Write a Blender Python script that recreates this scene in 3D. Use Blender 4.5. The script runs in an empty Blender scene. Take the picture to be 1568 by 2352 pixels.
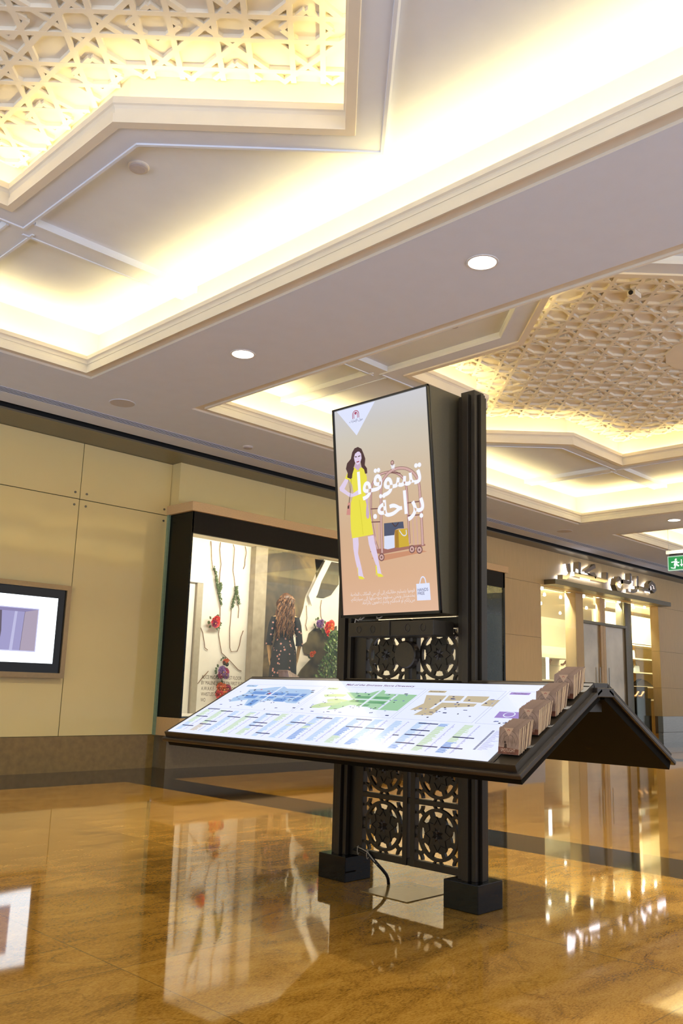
import bpy, bmesh, math, random
from mathutils import Vector, Matrix
random.seed(7)
PI = math.pi
S = bpy.context.scene
COL = S.collection

# ------------------------------------------------------------ camera, world, exposure
yaw, pitch, roll = math.radians(44.66), math.radians(11.48), math.radians(-1.68)
fw = Vector((math.cos(yaw)*math.cos(pitch), math.sin(yaw)*math.cos(pitch), math.sin(pitch)))
r0 = Vector((math.sin(yaw), -math.cos(yaw), 0)); d0 = fw.cross(r0)
rt = r0*math.cos(roll)+d0*math.sin(roll); dn = -r0*math.sin(roll)+d0*math.cos(roll)
cam = bpy.data.cameras.new('camera'); camo = bpy.data.objects.new('camera', cam); COL.objects.link(camo)
m = Matrix((rt, -dn, -fw)).transposed().to_4x4(); m.translation = Vector((0, 0, 1.0)); camo.matrix_world = m
cam.sensor_fit = 'VERTICAL'; cam.sensor_height = 36; cam.lens = 1994.6/2352*36; cam.clip_start = .05; cam.clip_end = 200
S.camera = camo
S.view_settings.view_transform = 'Standard'; S.view_settings.look = 'None'
S.view_settings.gamma = 1; S.view_settings.exposure = 0.0; S.view_settings.use_curve_mapping = False
S.cycles.use_denoising = True
S.cycles.max_bounces = 8; S.cycles.diffuse_bounces = 4; S.cycles.glossy_bounces = 5; S.cycles.transparent_max_bounces = 16
S.cycles.sample_clamp_indirect = 6; S.cycles.caustics_reflective = False; S.cycles.caustics_refractive = False
W = bpy.data.worlds.new('hall_ambience'); S.world = W; W.use_nodes = True
wn_ = W.node_tree.nodes; wl_ = W.node_tree.links; bg_ = wn_['Background']
tc_ = wn_.new('ShaderNodeTexCoord'); sx_ = wn_.new('ShaderNodeSeparateXYZ'); wl_.new(tc_.outputs['Generated'], sx_.inputs[0])
rp_ = wn_.new('ShaderNodeValToRGB'); mr_ = wn_.new('ShaderNodeMapRange'); wl_.new(sx_.outputs[2], mr_.inputs[0])
mr_.inputs[1].default_value = -1; mr_.inputs[2].default_value = 1; wl_.new(mr_.outputs[0], rp_.inputs[0])
E_ = rp_.color_ramp.elements; E_[0].position = 0; E_[0].color = (.49, .56, .71, 1); E_[1].position = 1; E_[1].color = (.2, .23, .28, 1)
for p_, c_ in ((.40, (.45, .515, .65, 1)), (.49, (.13, .135, .145, 1)), (.56, (.12, .125, .135, 1))): e_ = E_.new(p_); e_.color = c_
wl_.new(rp_.outputs[0], bg_.inputs[0]); bg_.inputs[1].default_value = 4.9
WARM = (1.0, .79, .34); SOFTWARM = (1.0, .80, .55); WHITE = (1.0, .93, .82)
COVE = 7.6; STARCOVE = 4.0

def area(name, loc, sx, sy, power, color, rot=(0, 0, 0), spread=PI):
    l = bpy.data.lights.new(name, 'AREA'); l.shape = 'RECTANGLE'; l.size = sx; l.size_y = sy
    l.energy = power; l.color = color; l.spread = spread
    o = bpy.data.objects.new(name, l); COL.objects.link(o); o.location = loc; o.rotation_euler = rot
    return o

# trays in the ceiling: centre x, centre y, half size
CY = 3.28; HT = 3.89; TRAYS = [-0.09, 9.08, 18.25]
ZC, Z2, ZL, Z3 = 3.83, 4.28, 4.42, 4.65
SA = 2.37; PZ = Z2+.05
def star(a):
    v = []
    b = a*math.tan(PI/8)
    for k in range(8):
        t = k*PI/4
        v.append((math.cos(t)*a*math.sqrt(2), math.sin(t)*a*math.sqrt(2)))
        R2 = math.hypot(a, b); v.append((math.cos(t+PI/8)*R2, math.sin(t+PI/8)*R2))
    return v
for i, cx in enumerate(TRAYS):
    d = HT+.10
    for (x, y, lx, ly) in ((cx-d, CY, .09, 2*HT), (cx+d, CY, .09, 2*HT), (cx, CY-d, 2*HT, .09), (cx, CY+d, 2*HT, .09)):
        area('cove_light', (x, y, ZC+.095), lx, ly, COVE*2*HT, WARM, (PI, 0, 0))
    if i < 2:
        sv = star(SA+.075)
        for k in range(16):
            a, b = sv[k], sv[(k+1) % 16]
            L = math.dist(a, b)
            area('cove_light', (cx+(a[0]+b[0])/2, CY+(a[1]+b[1])/2, ZL-.035), L*.96, .07, STARCOVE*L, WARM,
                 (PI, 0, math.atan2(b[1]-a[1], b[0]-a[0])))
# downlights of the ceiling
DL = [(4.45, .62), (4.45, 3.14), (4.45, 5.66), (13.6, 5.86), (13.6, 3.35), (13.6, .84)]
for x, y in DL:
    area('downlight_lamp', (x, y, ZC-.012), .15, .15, 46, WHITE, (0, 0, 0), 2.2)
# light inside the shop window and the shop
area('window_lamp', (7.7, 8.86, 2.98), 2.4, .14, 62, (1, .92, .80), (math.radians(58), 0, 0))
area('window_lamp', (9.6, 8.86, 2.98), 1.4, .14, 34, (1, .82, .58), (math.radians(58), 0, 0))
area('window_lamp', (11.5, 8.86, 2.98), 2.6, .1, 46, (1, .86, .66), (math.radians(54), 0, 0))
area('shop_fill', (17.3, 9.35, 3.03), 5.0, .25, 430, (1, .86, .62), (math.radians(62), 0, 0))
area('shop_fill', (20.6, 10.6, 3.03), 4.4, .3, 190, (1, .88, .64), (math.radians(58), 0, 0))  # added fill for the back wall behind the shelving, no fixture there
area('shop_fill', (20.5, 9.35, 3.03), 4.0, .25, 260, (1, .86, .62), (math.radians(62), 0, 0))

# ------------------------------------------------------------ helpers
def node_mat(name):
    m = bpy.data.materials.new(name); m.use_nodes = True
    return m, m.node_tree.nodes, m.node_tree.links, m.node_tree.nodes['Principled BSDF']
def mat(name, col, rough=.5, metal=0., var=.06, scale=30., bump=0., emit=None, es=0., spec=.5, stretch=(1, 1, 1), coat=0.):
    m, N, L, P = node_mat(name)
    P.inputs['Roughness'].default_value = rough; P.inputs['Metallic'].default_value = metal
    P.inputs['Specular IOR Level'].default_value = spec; P.inputs['Coat Weight'].default_value = coat
    P.inputs['Coat Roughness'].default_value = .03
    tc = N.new('ShaderNodeTexCoord'); mp = N.new('ShaderNodeMapping'); mp.inputs['Scale'].default_value = stretch
    nz = N.new('ShaderNodeTexNoise'); nz.inputs['Scale'].default_value = scale; nz.inputs['Detail'].default_value = 5
    L.new(tc.outputs['Object'], mp.inputs[0]); L.new(mp.outputs[0], nz.inputs['Vector'])
    cr = N.new('ShaderNodeValToRGB'); c = Vector(col)
    cr.color_ramp.elements[0].color = (*(c*(1-var)), 1); cr.color_ramp.elements[1].color = (*[min(1, k*(1+var)) for k in c], 1)
    cr.color_ramp.elements[0].position = .3; cr.color_ramp.elements[1].position = .7
    L.new(nz.outputs['Fac'], cr.inputs[0]); L.new(cr.outputs[0], P.inputs['Base Color'])
    if emit:
        P.inputs['Emission Color'].default_value = (*emit, 1); P.inputs['Emission Strength'].default_value = es
    if bump:
        b = N.new('ShaderNodeBump'); b.inputs['Strength'].default_value = bump; b.inputs['Distance'].default_value = .002
        L.new(nz.outputs['Fac'], b.inputs['Height']); L.new(b.outputs[0], P.inputs['Normal'])
    return m
def srgb(r, g, b):
    f = lambda c: (c/255/12.92) if c/255 <= .04045 else ((c/255+.055)/1.055)**2.4
    return (f(r), f(g), f(b))
def glow(name, rgb, s=1.0):
    m = bpy.data.materials.new(name); m.use_nodes = True; N = m.node_tree.nodes; L = m.node_tree.links
    N.clear(); e = N.new('ShaderNodeEmission'); o = N.new('ShaderNodeOutputMaterial')
    e.inputs[0].default_value = (*rgb, 1); e.inputs[1].default_value = s; L.new(e.outputs[0], o.inputs[0]); return m
def display(name, rgb, s=1.0, gl=.04):
    m, N, L, P = node_mat(name)
    P.inputs['Base Color'].default_value = (.01, .01, .012, 1); P.inputs['Roughness'].default_value = .12
    P.inputs['Specular IOR Level'].default_value = .4
    P.inputs['Emission Color'].default_value = (*rgb, 1); P.inputs['Emission Strength'].default_value = s
    return m
def glass_mat(name, tint=(.93, .97, .94), refl=1.0):
    m = bpy.data.materials.new(name); m.use_nodes = True; N = m.node_tree.nodes; L = m.node_tree.links; N.clear()
    t = N.new('ShaderNodeBsdfTransparent'); t.inputs[0].default_value = (*tint, 1)
    g = N.new('ShaderNodeBsdfGlossy'); g.inputs['Roughness'].default_value = .01; g.inputs[0].default_value = (.95, .97, .95, 1)
    lw = N.new('ShaderNodeLayerWeight'); lw.inputs[0].default_value = .5
    pw = N.new('ShaderNodeMath'); pw.operation = 'POWER'; L.new(lw.outputs['Facing'], pw.inputs[0]); pw.inputs[1].default_value = 5
    f = N.new('ShaderNodeMath'); f.operation = 'MULTIPLY_ADD'; L.new(pw.outputs[0], f.inputs[0]); f.inputs[1].default_value = .95; f.inputs[2].default_value = .035
    mu = N.new('ShaderNodeMath'); mu.operation = 'MULTIPLY'; mu.inputs[1].default_value = refl
    x = N.new('ShaderNodeMixShader'); o = N.new('ShaderNodeOutputMaterial')
    L.new(f.outputs[0], mu.inputs[0]); L.new(mu.outputs[0], x.inputs[0]); L.new(t.outputs[0], x.inputs[1]); L.new(g.outputs[0], x.inputs[2]); L.new(x.outputs[0], o.inputs[0])
    return m

class MB:
    def __init__(s): s.v = []; s.f = []; s.mi = []; s.k = 0
    def poly(s, pts, mi=0):
        n = len(s.v); s.v += [tuple(p) for p in pts]; s.f.append(tuple(range(n, n+len(pts)))); s.mi.append(mi); return s
    def raw(s, vs, fs, mi=0):
        n = len(s.v); s.v += [tuple(p) for p in vs]
        for f in fs: s.f.append(tuple(n+i for i in f)); s.mi.append(mi)
        return s
    def box(s, x0, x1, y0, y1, z0, z1, mi=0):
        return s.raw([(x, y, z) for x in (x0, x1) for y in (y0, y1) for z in (z0, z1)],
                     [(0, 1, 3, 2), (4, 6, 7, 5), (0, 4, 5, 1), (2, 3, 7, 6), (0, 2, 6, 4), (1, 5, 7, 3)], mi)
    def obox(s, c, u, v, w, mi=0):
        c, u, v, w = map(Vector, (c, u, v, w))
        return s.raw([c+a*u+b*v+d*w for a in (-1, 1) for b in (-1, 1) for d in (-1, 1)],
                     [(0, 1, 3, 2), (4, 6, 7, 5), (0, 4, 5, 1), (2, 3, 7, 6), (0, 2, 6, 4), (1, 5, 7, 3)], mi)
    def bar(s, a, b, w, h, up=(0, 0, 1), mi=0):
        a, b, up = Vector(a), Vector(b), Vector(up); d = b-a; L = d.length; d.normalize()
        sd = d.cross(up).normalized(); u2 = sd.cross(d)
        return s.obox((a+b)/2, d*L/2, sd*w/2, u2*h/2, mi)
    def prism(s, pts, fn, t0, t1, mi=0):
        n = len(pts); a = [fn(p, t0) for p in pts]; b = [fn(p, t1) for p in pts]
        return s.raw(a+b, [tuple(range(n-1, -1, -1)), tuple(range(n, 2*n))]+[(i, (i+1) % n, n+(i+1) % n, n+i) for i in range(n)], mi)
    def loft(s, rings, close=True, cap=True, mi=0):
        n = len(rings[0]); vs = [p for r in rings for p in r]; fs = []
        for k in range(len(rings)-1):
            for i in range(n if close else n-1):
                j = (i+1) % n; fs.append((k*n+i, k*n+j, (k+1)*n+j, (k+1)*n+i))
        if cap and close: fs += [tuple(range(n-1, -1, -1)), tuple(range((len(rings)-1)*n, len(rings)*n))]
        return s.raw(vs, fs, mi)
    def tube(s, pts, r, seg=6, mi=0, taper=None):
        pts = [Vector(p) for p in pts]; rings = []; up = Vector((.13, .21, .97))
        for i, p in enumerate(pts):
            t = (pts[min(i+1, len(pts)-1)]-pts[max(i-1, 0)]).normalized()
            if abs(t.dot(up)) > .97: up = Vector((.9, .3, .1))
            a = t.cross(up).normalized(); b = t.cross(a)
            rr = r if taper is None else r*(1+(taper-1)*i/(len(pts)-1))
            rings.append([p+(a*math.cos(2*PI*k/seg)+b*math.sin(2*PI*k/seg))*rr for k in range(seg)])
        return s.loft(rings, mi=mi)
    def lathe(s, c, prof, seg=24, axis='z', mi=0):
        c = Vector(c); rings = []
        for r, h in prof:
            ring = []
            for k in range(seg):
                a, b = r*math.cos(2*PI*k/seg), r*math.sin(2*PI*k/seg)
                ring.append(c+Vector({'z': (a, b, h), 'x': (h, a, b), 'y': (a, h, b)}[axis]))
            rings.append(ring)
        return s.loft(rings, mi=mi)
    def build(s, name, mats, parent=None, smooth=False, bevel=0, off=None):
        me = bpy.data.meshes.new(name)
        o_ = Vector((0, 0, 0))
        if off is not None: o_ = Vector(off)
        elif parent is not None:
            p = parent
            while p is not None: o_ += Vector(p.location); p = p.parent
        me.from_pydata([tuple(Vector(v)-o_) for v in s.v], [], s.f)
        for m_ in (mats if isinstance(mats, (list, tuple)) else [mats]): me.materials.append(m_)
        me.polygons.foreach_set('material_index', s.mi)
        bm = bmesh.new(); bm.from_mesh(me); bmesh.ops.recalc_face_normals(bm, faces=bm.faces); bm.to_mesh(me); bm.free()
        if smooth: me.polygons.foreach_set('use_smooth', [True]*len(me.polygons))
        me.update()
        o = bpy.data.objects.new(name, me); COL.objects.link(o)
        if parent is not None: o.parent = parent
        if off is not None and parent is None: o.location = off
        if bevel:
            b = o.modifiers.new('bevel', 'BEVEL'); b.width = bevel; b.segments = 2; b.limit_method = 'ANGLE'
        return o
def thing(name, label, cat, loc=(0, 0, 0), group=None, rz=0):
    o = bpy.data.objects.new(name, None); COL.objects.link(o); o.location = loc; o.rotation_euler = (0, 0, rz)
    o.empty_display_size = .1
    return tag(o, label, cat, group)
def tag(o, label, cat, group=None, kind=None):
    o['label'] = label; o['category'] = cat
    if group: o['group'] = group
    if kind: o['kind'] = kind
    return o
def struct(o, label=None):
    o['kind'] = 'structure'
    if label: o['label'] = label
    return o
def copy_tree(o, parent=None):
    c = o.copy(); COL.objects.link(c); c.parent = parent
    for ch in [k for k in bpy.data.objects if k.parent == o]: copy_tree(ch, c)
    return c
def text_obj(body, size, mtx, m_, name, parent=None, align='LEFT', width=None, ext=0., shear=0., bold=0.):
    c = bpy.data.curves.new(name, 'FONT'); c.body = body; c.size = size; c.align_x = align; c.extrude = ext; c.shear = shear; c.offset = bold
    t = bpy.data.objects.new(name, c); COL.objects.link(t)
    dg = bpy.context.evaluated_depsgraph_get(); me = bpy.data.meshes.new_from_object(t.evaluated_get(dg))
    bpy.data.objects.remove(t); bpy.data.curves.remove(c)
    if width and len(me.vertices):
        xs = [v.co.x for v in me.vertices]; w = max(xs)-min(xs); x0 = min(xs)
        for v in me.vertices:
            v.co.x = (v.co.x-x0)*width/w
    off = Vector((0, 0, 0)); p = parent
    while p is not None: off += Vector(p.location); p = p.parent
    for v in me.vertices: v.co = mtx @ v.co - off
    me.materials.clear(); me.materials.append(m_)
    o = bpy.data.objects.new(name, me); COL.objects.link(o)
    if parent is not None: o.parent = parent
    return o
def frame(o, u, v):
    u, v = Vector(u).normalized(), Vector(v).normalized(); n = u.cross(v)
    m_ = Matrix((u, v, n)).transposed().to_4x4(); m_.translation = Vector(o); return m_
# Arabic letters joined into presentation forms, drawn left to right
AF = {'ا': (0xFE8D, 2), 'أ': (0xFE83, 2), 'إ': (0xFE87, 2), 'ب': (0xFE8F, 4), 'ة': (0xFE93, 2), 'ت': (0xFE95, 4), 'ج': (0xFE9D, 4), 'ح': (0xFEA1, 4),
      'خ': (0xFEA5, 4), 'د': (0xFEA9, 2), 'ر': (0xFEAD, 2), 'س': (0xFEB1, 4), 'ش': (0xFEB5, 4), 'ص': (0xFEB9, 4), 'ع': (0xFEC9, 4), 'ف': (0xFED1, 4),
      'ق': (0xFED5, 4), 'ك': (0xFED9, 4), 'ل': (0xFEDD, 4), 'م': (0xFEE1, 4), 'ن': (0xFEE5, 4), 'ه': (0xFEE9, 4), 'و': (0xFEED, 2), 'ى': (0xFEEF, 2),
      'ي': (0xFEF1, 4), 'ئ': (0xFE89, 4)}
def arabic(t):
    out = []
    for i, ch in enumerate(t):
        if ch not in AF: out.append(ch); continue
        code, n = AF[ch]
        prev = i > 0 and t[i-1] in AF and AF[t[i-1]][1] == 4
        nxt = n == 4 and i+1 < len(t) and t[i+1] in AF
        out.append(chr(code+(3 if prev and nxt else 2 if nxt else 1 if prev else 0)))
    return ''.join(reversed(out))

# ------------------------------------------------------------ materials
M = {}
M['plaster'] = mat('plaster_white_paint', (.72, .765, .86), .75, var=.015, scale=6)
M['cream'] = mat('plaster_cream_paint', (.80, .74, .62), .7, var=.02, scale=6)
M['black'] = mat('black_recess', (.006, .006, .006), .8, var=.2)
M['bronze'] = mat('brushed_grey_metal', (.20, .18, .13), .38, .7, var=.05, scale=60, stretch=(1, 1, 8))
M['kiosk'] = mat('dark_bronze_powder_coat', (.036, .029, .021), .36, .25, var=.08, scale=200)
M['kiosk_rim'] = mat('bronze_rim_paint', (.060, .050, .042), .28, .5, var=.06, scale=200)
M['granite'] = mat('black_polished_granite', (.004, .004, .005), .05, var=.4, scale=400, spec=.35)
M['housing'] = mat('grey_brown_steel', (.12, .105, .07), .42, .4, var=.05, scale=100)
M['header'] = mat('dark_header_board', (.012, .010, .006), .6, var=.1, spec=.2)
M['frame_dark'] = mat('black_glossy_panel', (.006, .008, .006), .25, var=.2, spec=.2)
M['lintel'] = mat('honed_limestone', (.72, .50, .26), .5, var=.10, scale=90)
M['trav'] = mat('beige_travertine', (.62, .45, .22), .42, var=.035, scale=7, stretch=(4, 4, .6))
M['joint'] = mat('dark_joint', (.20, .14, .08), .8)
M['panel'] = mat('back_painted_cream_glass', (.86, .71, .34), .07, var=.012, scale=2, spec=.5)
M['skirt'] = mat('brown_polished_stone', (.26, .17, .055), .12, var=.12, scale=14)
M['seam'] = mat('panel_seam_shadow', (.10, .10, .04), .8)
M['steel'] = mat('brushed_steel', (.38, .37, .34), .3, .9, var=.06, scale=8, stretch=(1, 1, 6))
M['wood_frame'] = mat('satin_bronze_frame', (.36, .25, .13), .3, .6, var=.05)
M['bezel'] = mat('black_bezel', (.006, .006, .009), .2)
M['white_plastic'] = mat('white_plastic', (.75, .72, .68), .5)
M['grille'] = mat('grey_grille', (.55, .52, .51), .7, var=.08, scale=300)
M['grille_dark'] = mat('grey_sensor', (.48, .44, .44), .6)
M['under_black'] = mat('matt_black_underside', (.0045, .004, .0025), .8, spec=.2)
M['rubber'] = mat('black_cable_rubber', (.012, .012, .012), .5)
M['tie'] = mat('white_cable', (.55, .52, .45), .5)
M['paper'] = mat('cream_paper', (.66, .52, .33), .8, var=.08, scale=200)
M['cover'] = mat('brochure_cover', (.36, .265, .235), .45, var=.3, scale=28)
M['cover_tri'] = mat('cover_triangle', (.60, .45, .36), .5)
M['glass'] = glass_mat('clear_glass')
M['green_glass'] = mat('green_glass_edge', (.25, .38, .28), .1)
# polished golden marble floor with book-matched slabs
def floor_mat():
    m, N, L, P = node_mat('polished_golden_marble')
    tc = N.new('ShaderNodeTexCoord'); sep = N.new('ShaderNodeSeparateXYZ'); L.new(tc.outputs['Object'], sep.inputs[0])
    def mth(op, a, b=None):
        k = N.new('ShaderNodeMath'); k.operation = op
        for i, q in enumerate((a, b)):
            if q is None: continue
            if isinstance(q, (int, float)): k.inputs[i].default_value = q
            else: L.new(q, k.inputs[i])
        return k.outputs[0]
    T = 1.52
    ux = mth('DIVIDE', mth('ADD', sep.outputs[0], -.35), T); uy = mth('DIVIDE', mth('ADD', sep.outputs[1], .15), T)
    fx, fy = mth('FLOOR', ux), mth('FLOOR', uy)
    cmb = N.new('ShaderNodeCombineXYZ'); L.new(fx, cmb.inputs[0]); L.new(fy, cmb.inputs[1])
    wn = N.new('ShaderNodeTexWhiteNoise'); wn.noise_dimensions = '3D'; L.new(cmb.outputs[0], wn.inputs['Vector'])
    off = N.new('ShaderNodeVectorMath'); off.operation = 'MULTIPLY'; L.new(wn.outputs['Color'], off.inputs[0]); off.inputs[1].default_value = (.35, .35, 0)
    add = N.new('ShaderNodeVectorMath'); add.operation = 'ADD'; L.new(tc.outputs['Object'], add.inputs[0]); L.new(off.outputs[0], add.inputs[1])
    mp = N.new('ShaderNodeMapping'); mp.inputs['Rotation'].default_value = (0, 0, math.radians(-40)); mp.inputs['Scale'].default_value = (2.6, 6.5, 1)
    L.new(add.outputs[0], mp.inputs[0])
    n1 = N.new('ShaderNodeTexNoise'); n1.inputs['Scale'].default_value = 1.1; n1.inputs['Detail'].default_value = 9; n1.inputs['Roughness'].default_value = .72; n1.inputs['Distortion'].default_value = .7
    L.new(mp.outputs[0], n1.inputs['Vector'])
    n2 = N.new('ShaderNodeTexNoise'); n2.inputs['Scale'].default_value = 24; n2.inputs['Detail'].default_value = 7; n2.inputs['Roughness'].default_value = .75
    L.new(mp.outputs[0], n2.inputs['Vector'])
    mix = mth('ADD', mth('MULTIPLY', n1.outputs['Fac'], .45), mth('MULTIPLY', n2.outputs['Fac'], .55))
    cr = N.new('ShaderNodeValToRGB'); L.new(mix, cr.inputs[0]); E = cr.color_ramp.elements
    E[0].position = .34; E[0].color = (.10, .042, .006, 1); E[1].position = .68; E[1].color = (.56, .34, .085, 1)
    for p, c in ((.43, (.24, .115, .015, 1)), (.50, (.37, .19, .029, 1)), (.58, (.45, .245, .045, 1))):
        e = cr.color_ramp.elements.new(p); e.color = c
    # veins
    mv = N.new('ShaderNodeMapping'); mv.inputs['Rotation'].default_value = (0, 0, math.radians(-42)); mv.inputs['Scale'].default_value = (.5, 1.4, 1)
    L.new(add.outputs[0], mv.inputs[0])
    nv = N.new('ShaderNodeTexNoise'); nv.inputs['Scale'].default_value = 1.3; nv.inputs['Detail'].default_value = 8; nv.inputs['Distortion'].default_value = 1.6; L.new(mv.outputs[0], nv.inputs['Vector'])
    vv = mth('ABSOLUTE', mth('SUBTRACT', nv.outputs['Fac'], .5)); vr = N.new('ShaderNodeMapRange'); L.new(vv, vr.inputs[0])
    vr.inputs[1].default_value = 0; vr.inputs[2].default_value = .007; vr.inputs[3].default_value = .28; vr.inputs[4].default_value = 0
    mx = N.new('ShaderNodeMix'); mx.data_type = 'RGBA'; L.new(vr.outputs[0], mx.inputs[0]); L.new(cr.outputs[0], mx.inputs[6]); mx.inputs[7].default_value = (.035, .012, .003, 1)
    # slab tone and joints
    hs = N.new('ShaderNodeHueSaturation'); L.new(mx.outputs[2], hs.inputs['Color']); L.new(mth('ADD', mth('MULTIPLY', wn.outputs['Value'], .26), .87), hs.inputs['Value'])
    jx = mth('MINIMUM', mth('FRACT', ux), mth('SUBTRACT', 1, mth('FRACT', ux))); jy = mth('MINIMUM', mth('FRACT', uy), mth('SUBTRACT', 1, mth('FRACT', uy)))
    jj = mth('LESS_THAN', mth('MINIMUM', jx, jy), .0016)
    mj = N.new('ShaderNodeMix'); mj.data_type = 'RGBA'; L.new(mth('MULTIPLY', jj, .6), mj.inputs[0]); L.new(hs.outputs[0], mj.inputs[6]); mj.inputs[7].default_value = (.10, .06, .02, 1)
    L.new(mj.outputs[2], P.inputs['Base Color'])
    P.inputs['Roughness'].default_value = .04; P.inputs['Specular IOR Level'].default_value = .52
    nb = N.new('ShaderNodeTexNoise'); nb.inputs['Scale'].default_value = 1.6; nb.inputs['Detail'].default_value = 1; L.new(tc.outputs['Object'], nb.inputs['Vector'])
    bp = N.new('ShaderNodeBump'); bp.inputs['Strength'].default_value = .08; bp.inputs['Distance'].default_value = .01; L.new(nb.outputs['Fac'], bp.inputs['Height']); L.new(bp.outputs[0], P.inputs['Normal'])
    return m
M['floor'] = floor_mat()
M['band'] = mat('dark_granite_band', (.026, .021, .012), .05, var=.35, scale=60, spec=.4)

# ------------------------------------------------------------ floor
b = MB()
xs = [-4.2, 5.10, 5.68, 14.28, 14.86, 36]; ys = [-4.2, 7.97+.05, 9.3]
for i in range(5):
    for j in range(2):
        b.poly([(xs[i], ys[j], 0), (xs[i+1], ys[j], 0), (xs[i+1], ys[j+1], 0), (xs[i], ys[j+1], 0)], 1 if (j == 1 or i in (1, 3)) else 0)
b.poly([(13, 9.3, 0), (25.5, 9.3, 0), (25.5, 13.2, 0), (13, 13.2, 0)], 0)
struct(b.build('floor', [M['floor'], M['band']]), 'polished golden marble floor with dark granite bands')
o = MB().box(3.43, 3.78, 2.87, 3.18, .0005, .004).build('floor_access_cover', mat('plain_tan_cover', (.26, .165, .05), .16, var=.03))
tag(o, 'plain tan square floor cover under the directory kiosk', 'floor cover')

# ------------------------------------------------------------ ceiling
def ring_prism(cx, cy, prof, half=None, poly=None, name='trim', m_=None, mb=None):
    """moulding swept round a closed outline; prof = (outward offset, z)"""
    mb = mb or MB()
    def outline(d):
        if half is not None: h = half+d; return [(cx+h, cy+h), (cx-h, cy+h), (cx-h, cy-h), (cx+h, cy-h)]
        return [(cx+x, cy+y) for x, y in star(poly+d)]
    rings = [[(x, y, z) for x, y in outline(d)] for d, z in prof]
    n = len(rings[0]); k = len(rings)
    mb.raw([p for r in rings for p in r], [(a*n+i, a*n+(i+1) % n, (a+1)*n+(i+1) % n, (a+1)*n+i) for a in range(k-1) for i in range(n)])
    return mb
def holed(outer, inner, z, mb, mi=0):
    bm = bmesh.new(); ed = []
    for loop in (outer, inner):
        vs = [bm.verts.new((x, y, z)) for x, y in loop]
        ed += [bm.edges.new((vs[i], vs[(i+1) % len(vs)])) for i in range(len(vs))]
    bmesh.ops.triangle_fill(bm, use_beauty=True, use_dissolve=False, edges=ed)
    bm.verts.index_update()
    mb.raw([v.co[:] for v in bm.verts], [tuple(v.index for v in f.verts) for f in bm.faces], mi); bm.free()
b = MB()
G = .11                              # raised margin round each opening
X0, X1, Y0, Y1 = -4.3, 36, -1.0, 8.61
def soff(x0, x1, y0, y1): b.poly([(x0, y0, ZC), (x1, y0, ZC), (x1, y1, ZC), (x0, y1, ZC)])
soff(X0, X1, CY+HT+G, Y1); soff(X0, X1, Y0, CY-HT-G)
edges = [X0]+[e for cx in TRAYS for e in (cx-HT-G, cx+HT+G)]+[X1]
for i in range(0, len(edges), 2): soff(edges[i], edges[i+1], CY-HT-G, CY+HT+G)
b.poly([(X0, Y1, ZC), (X1, Y1, ZC), (X1, Y1, ZC+.12), (X0, Y1, ZC+.12)])
struct(b.build('ceiling', M['plaster']), 'smooth white ceiling soffit and beams between the lit coffers')
crown = [(G, ZC), (G, ZC+.022), (.012, ZC+.022), (.012, ZC+.004), (-.004, ZC), (-.006, ZC+.052), (.006, ZC+.058), (.006, ZC+.10), (-.006, ZC+.118),
         (-.02, ZC+.125), (-.02, ZC+.160), (.0, ZC+.160), (.0, ZC+.085), (.20, ZC+.085), (.20, PZ)]
scrown = [(.06, Z2), (.055, Z2-.014), (-.004, Z2-.014), (-.006, Z2+.045), (.006, Z2+.05), (.006, Z2+.085), (-.006, Z2+.10), (-.018, Z2+.106), (-.018, ZL+.01),
          (.0, ZL+.01), (.0, ZL-.045), (.12, ZL-.045), (.12, Z3+.04)]
def strap_pattern(cx, cy, mb):
    A = SA+.115; sp = .433; w = .034; q = sp/math.sqrt(2)
    A0 = Vector((2.026+cx, .85+cy))
    inside = lambda x, y: (abs(x-cx) <= A and abs(y-cy) <= A) or (abs(x-cx)+abs(y-cy) <= A*math.sqrt(2))
    eu, ev = Vector((1, -1)).normalized(), Vector((1, 1)).normalized()
    cnt = [0]
    def line(p, d, t0=-9, t1=9, zo=0.):
        run = None; t = t0; st = .02
        while t <= t1+st/2:
            pt = p+d*t; ins = inside(pt.x, pt.y)
            if ins and run is None: run = t
            if (not ins or t+st > t1+st/2) and run is not None:
                e = t if ins else t-st
                if e-run > .02:
                    z = Z3+zo+.00002*(cnt[0] % 5); cnt[0] += 1
                    a = p+d*run; c = p+d*e
                    mb.bar((a.x, a.y, z+.014), (c.x, c.y, z+.014), w, .028)
                run = None
            t += st
    base = Vector(A0); n = 22; h = .21*sp; dd = .34*sp
    for k in range(-n, n+1):
        for s_ in (-1, 1):
            line(base+ev*(k*sp+s_*h), eu, -12, 12, .0); line(base+eu*(k*sp+s_*h), ev, -12, 12, .0004)
    a1, a2 = Vector((1, 0)), Vector((0, 1))
    for k in range(-n, n+1):
        for s_ in (-1, 1):
            o_ = (2*k*sp+s_*dd)/math.sqrt(2)
            line(base+a1*o_, a2, -8, 8, .0008); line(base+a2*o_, a1, -8, 8, .0012)
    r_ = dd
    for i in range(-n, n+1):
        for j in range(-n, n+1):
            if (i+j) % 2 == 0: continue
            c = base+eu*(i*sp)+ev*(j*sp)
            if not inside(c.x, c.y): continue
            P4 = [c+eu*r_, c+ev*r_, c-eu*r_, c-ev*r_]
            for k in range(4):
                p0, p1 = P4[k], P4[(k+1) % 4]; d = (p1-p0); L_ = d.length; line(p0, d.normalized(), 0, L_, .0016+.0003*k)
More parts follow.
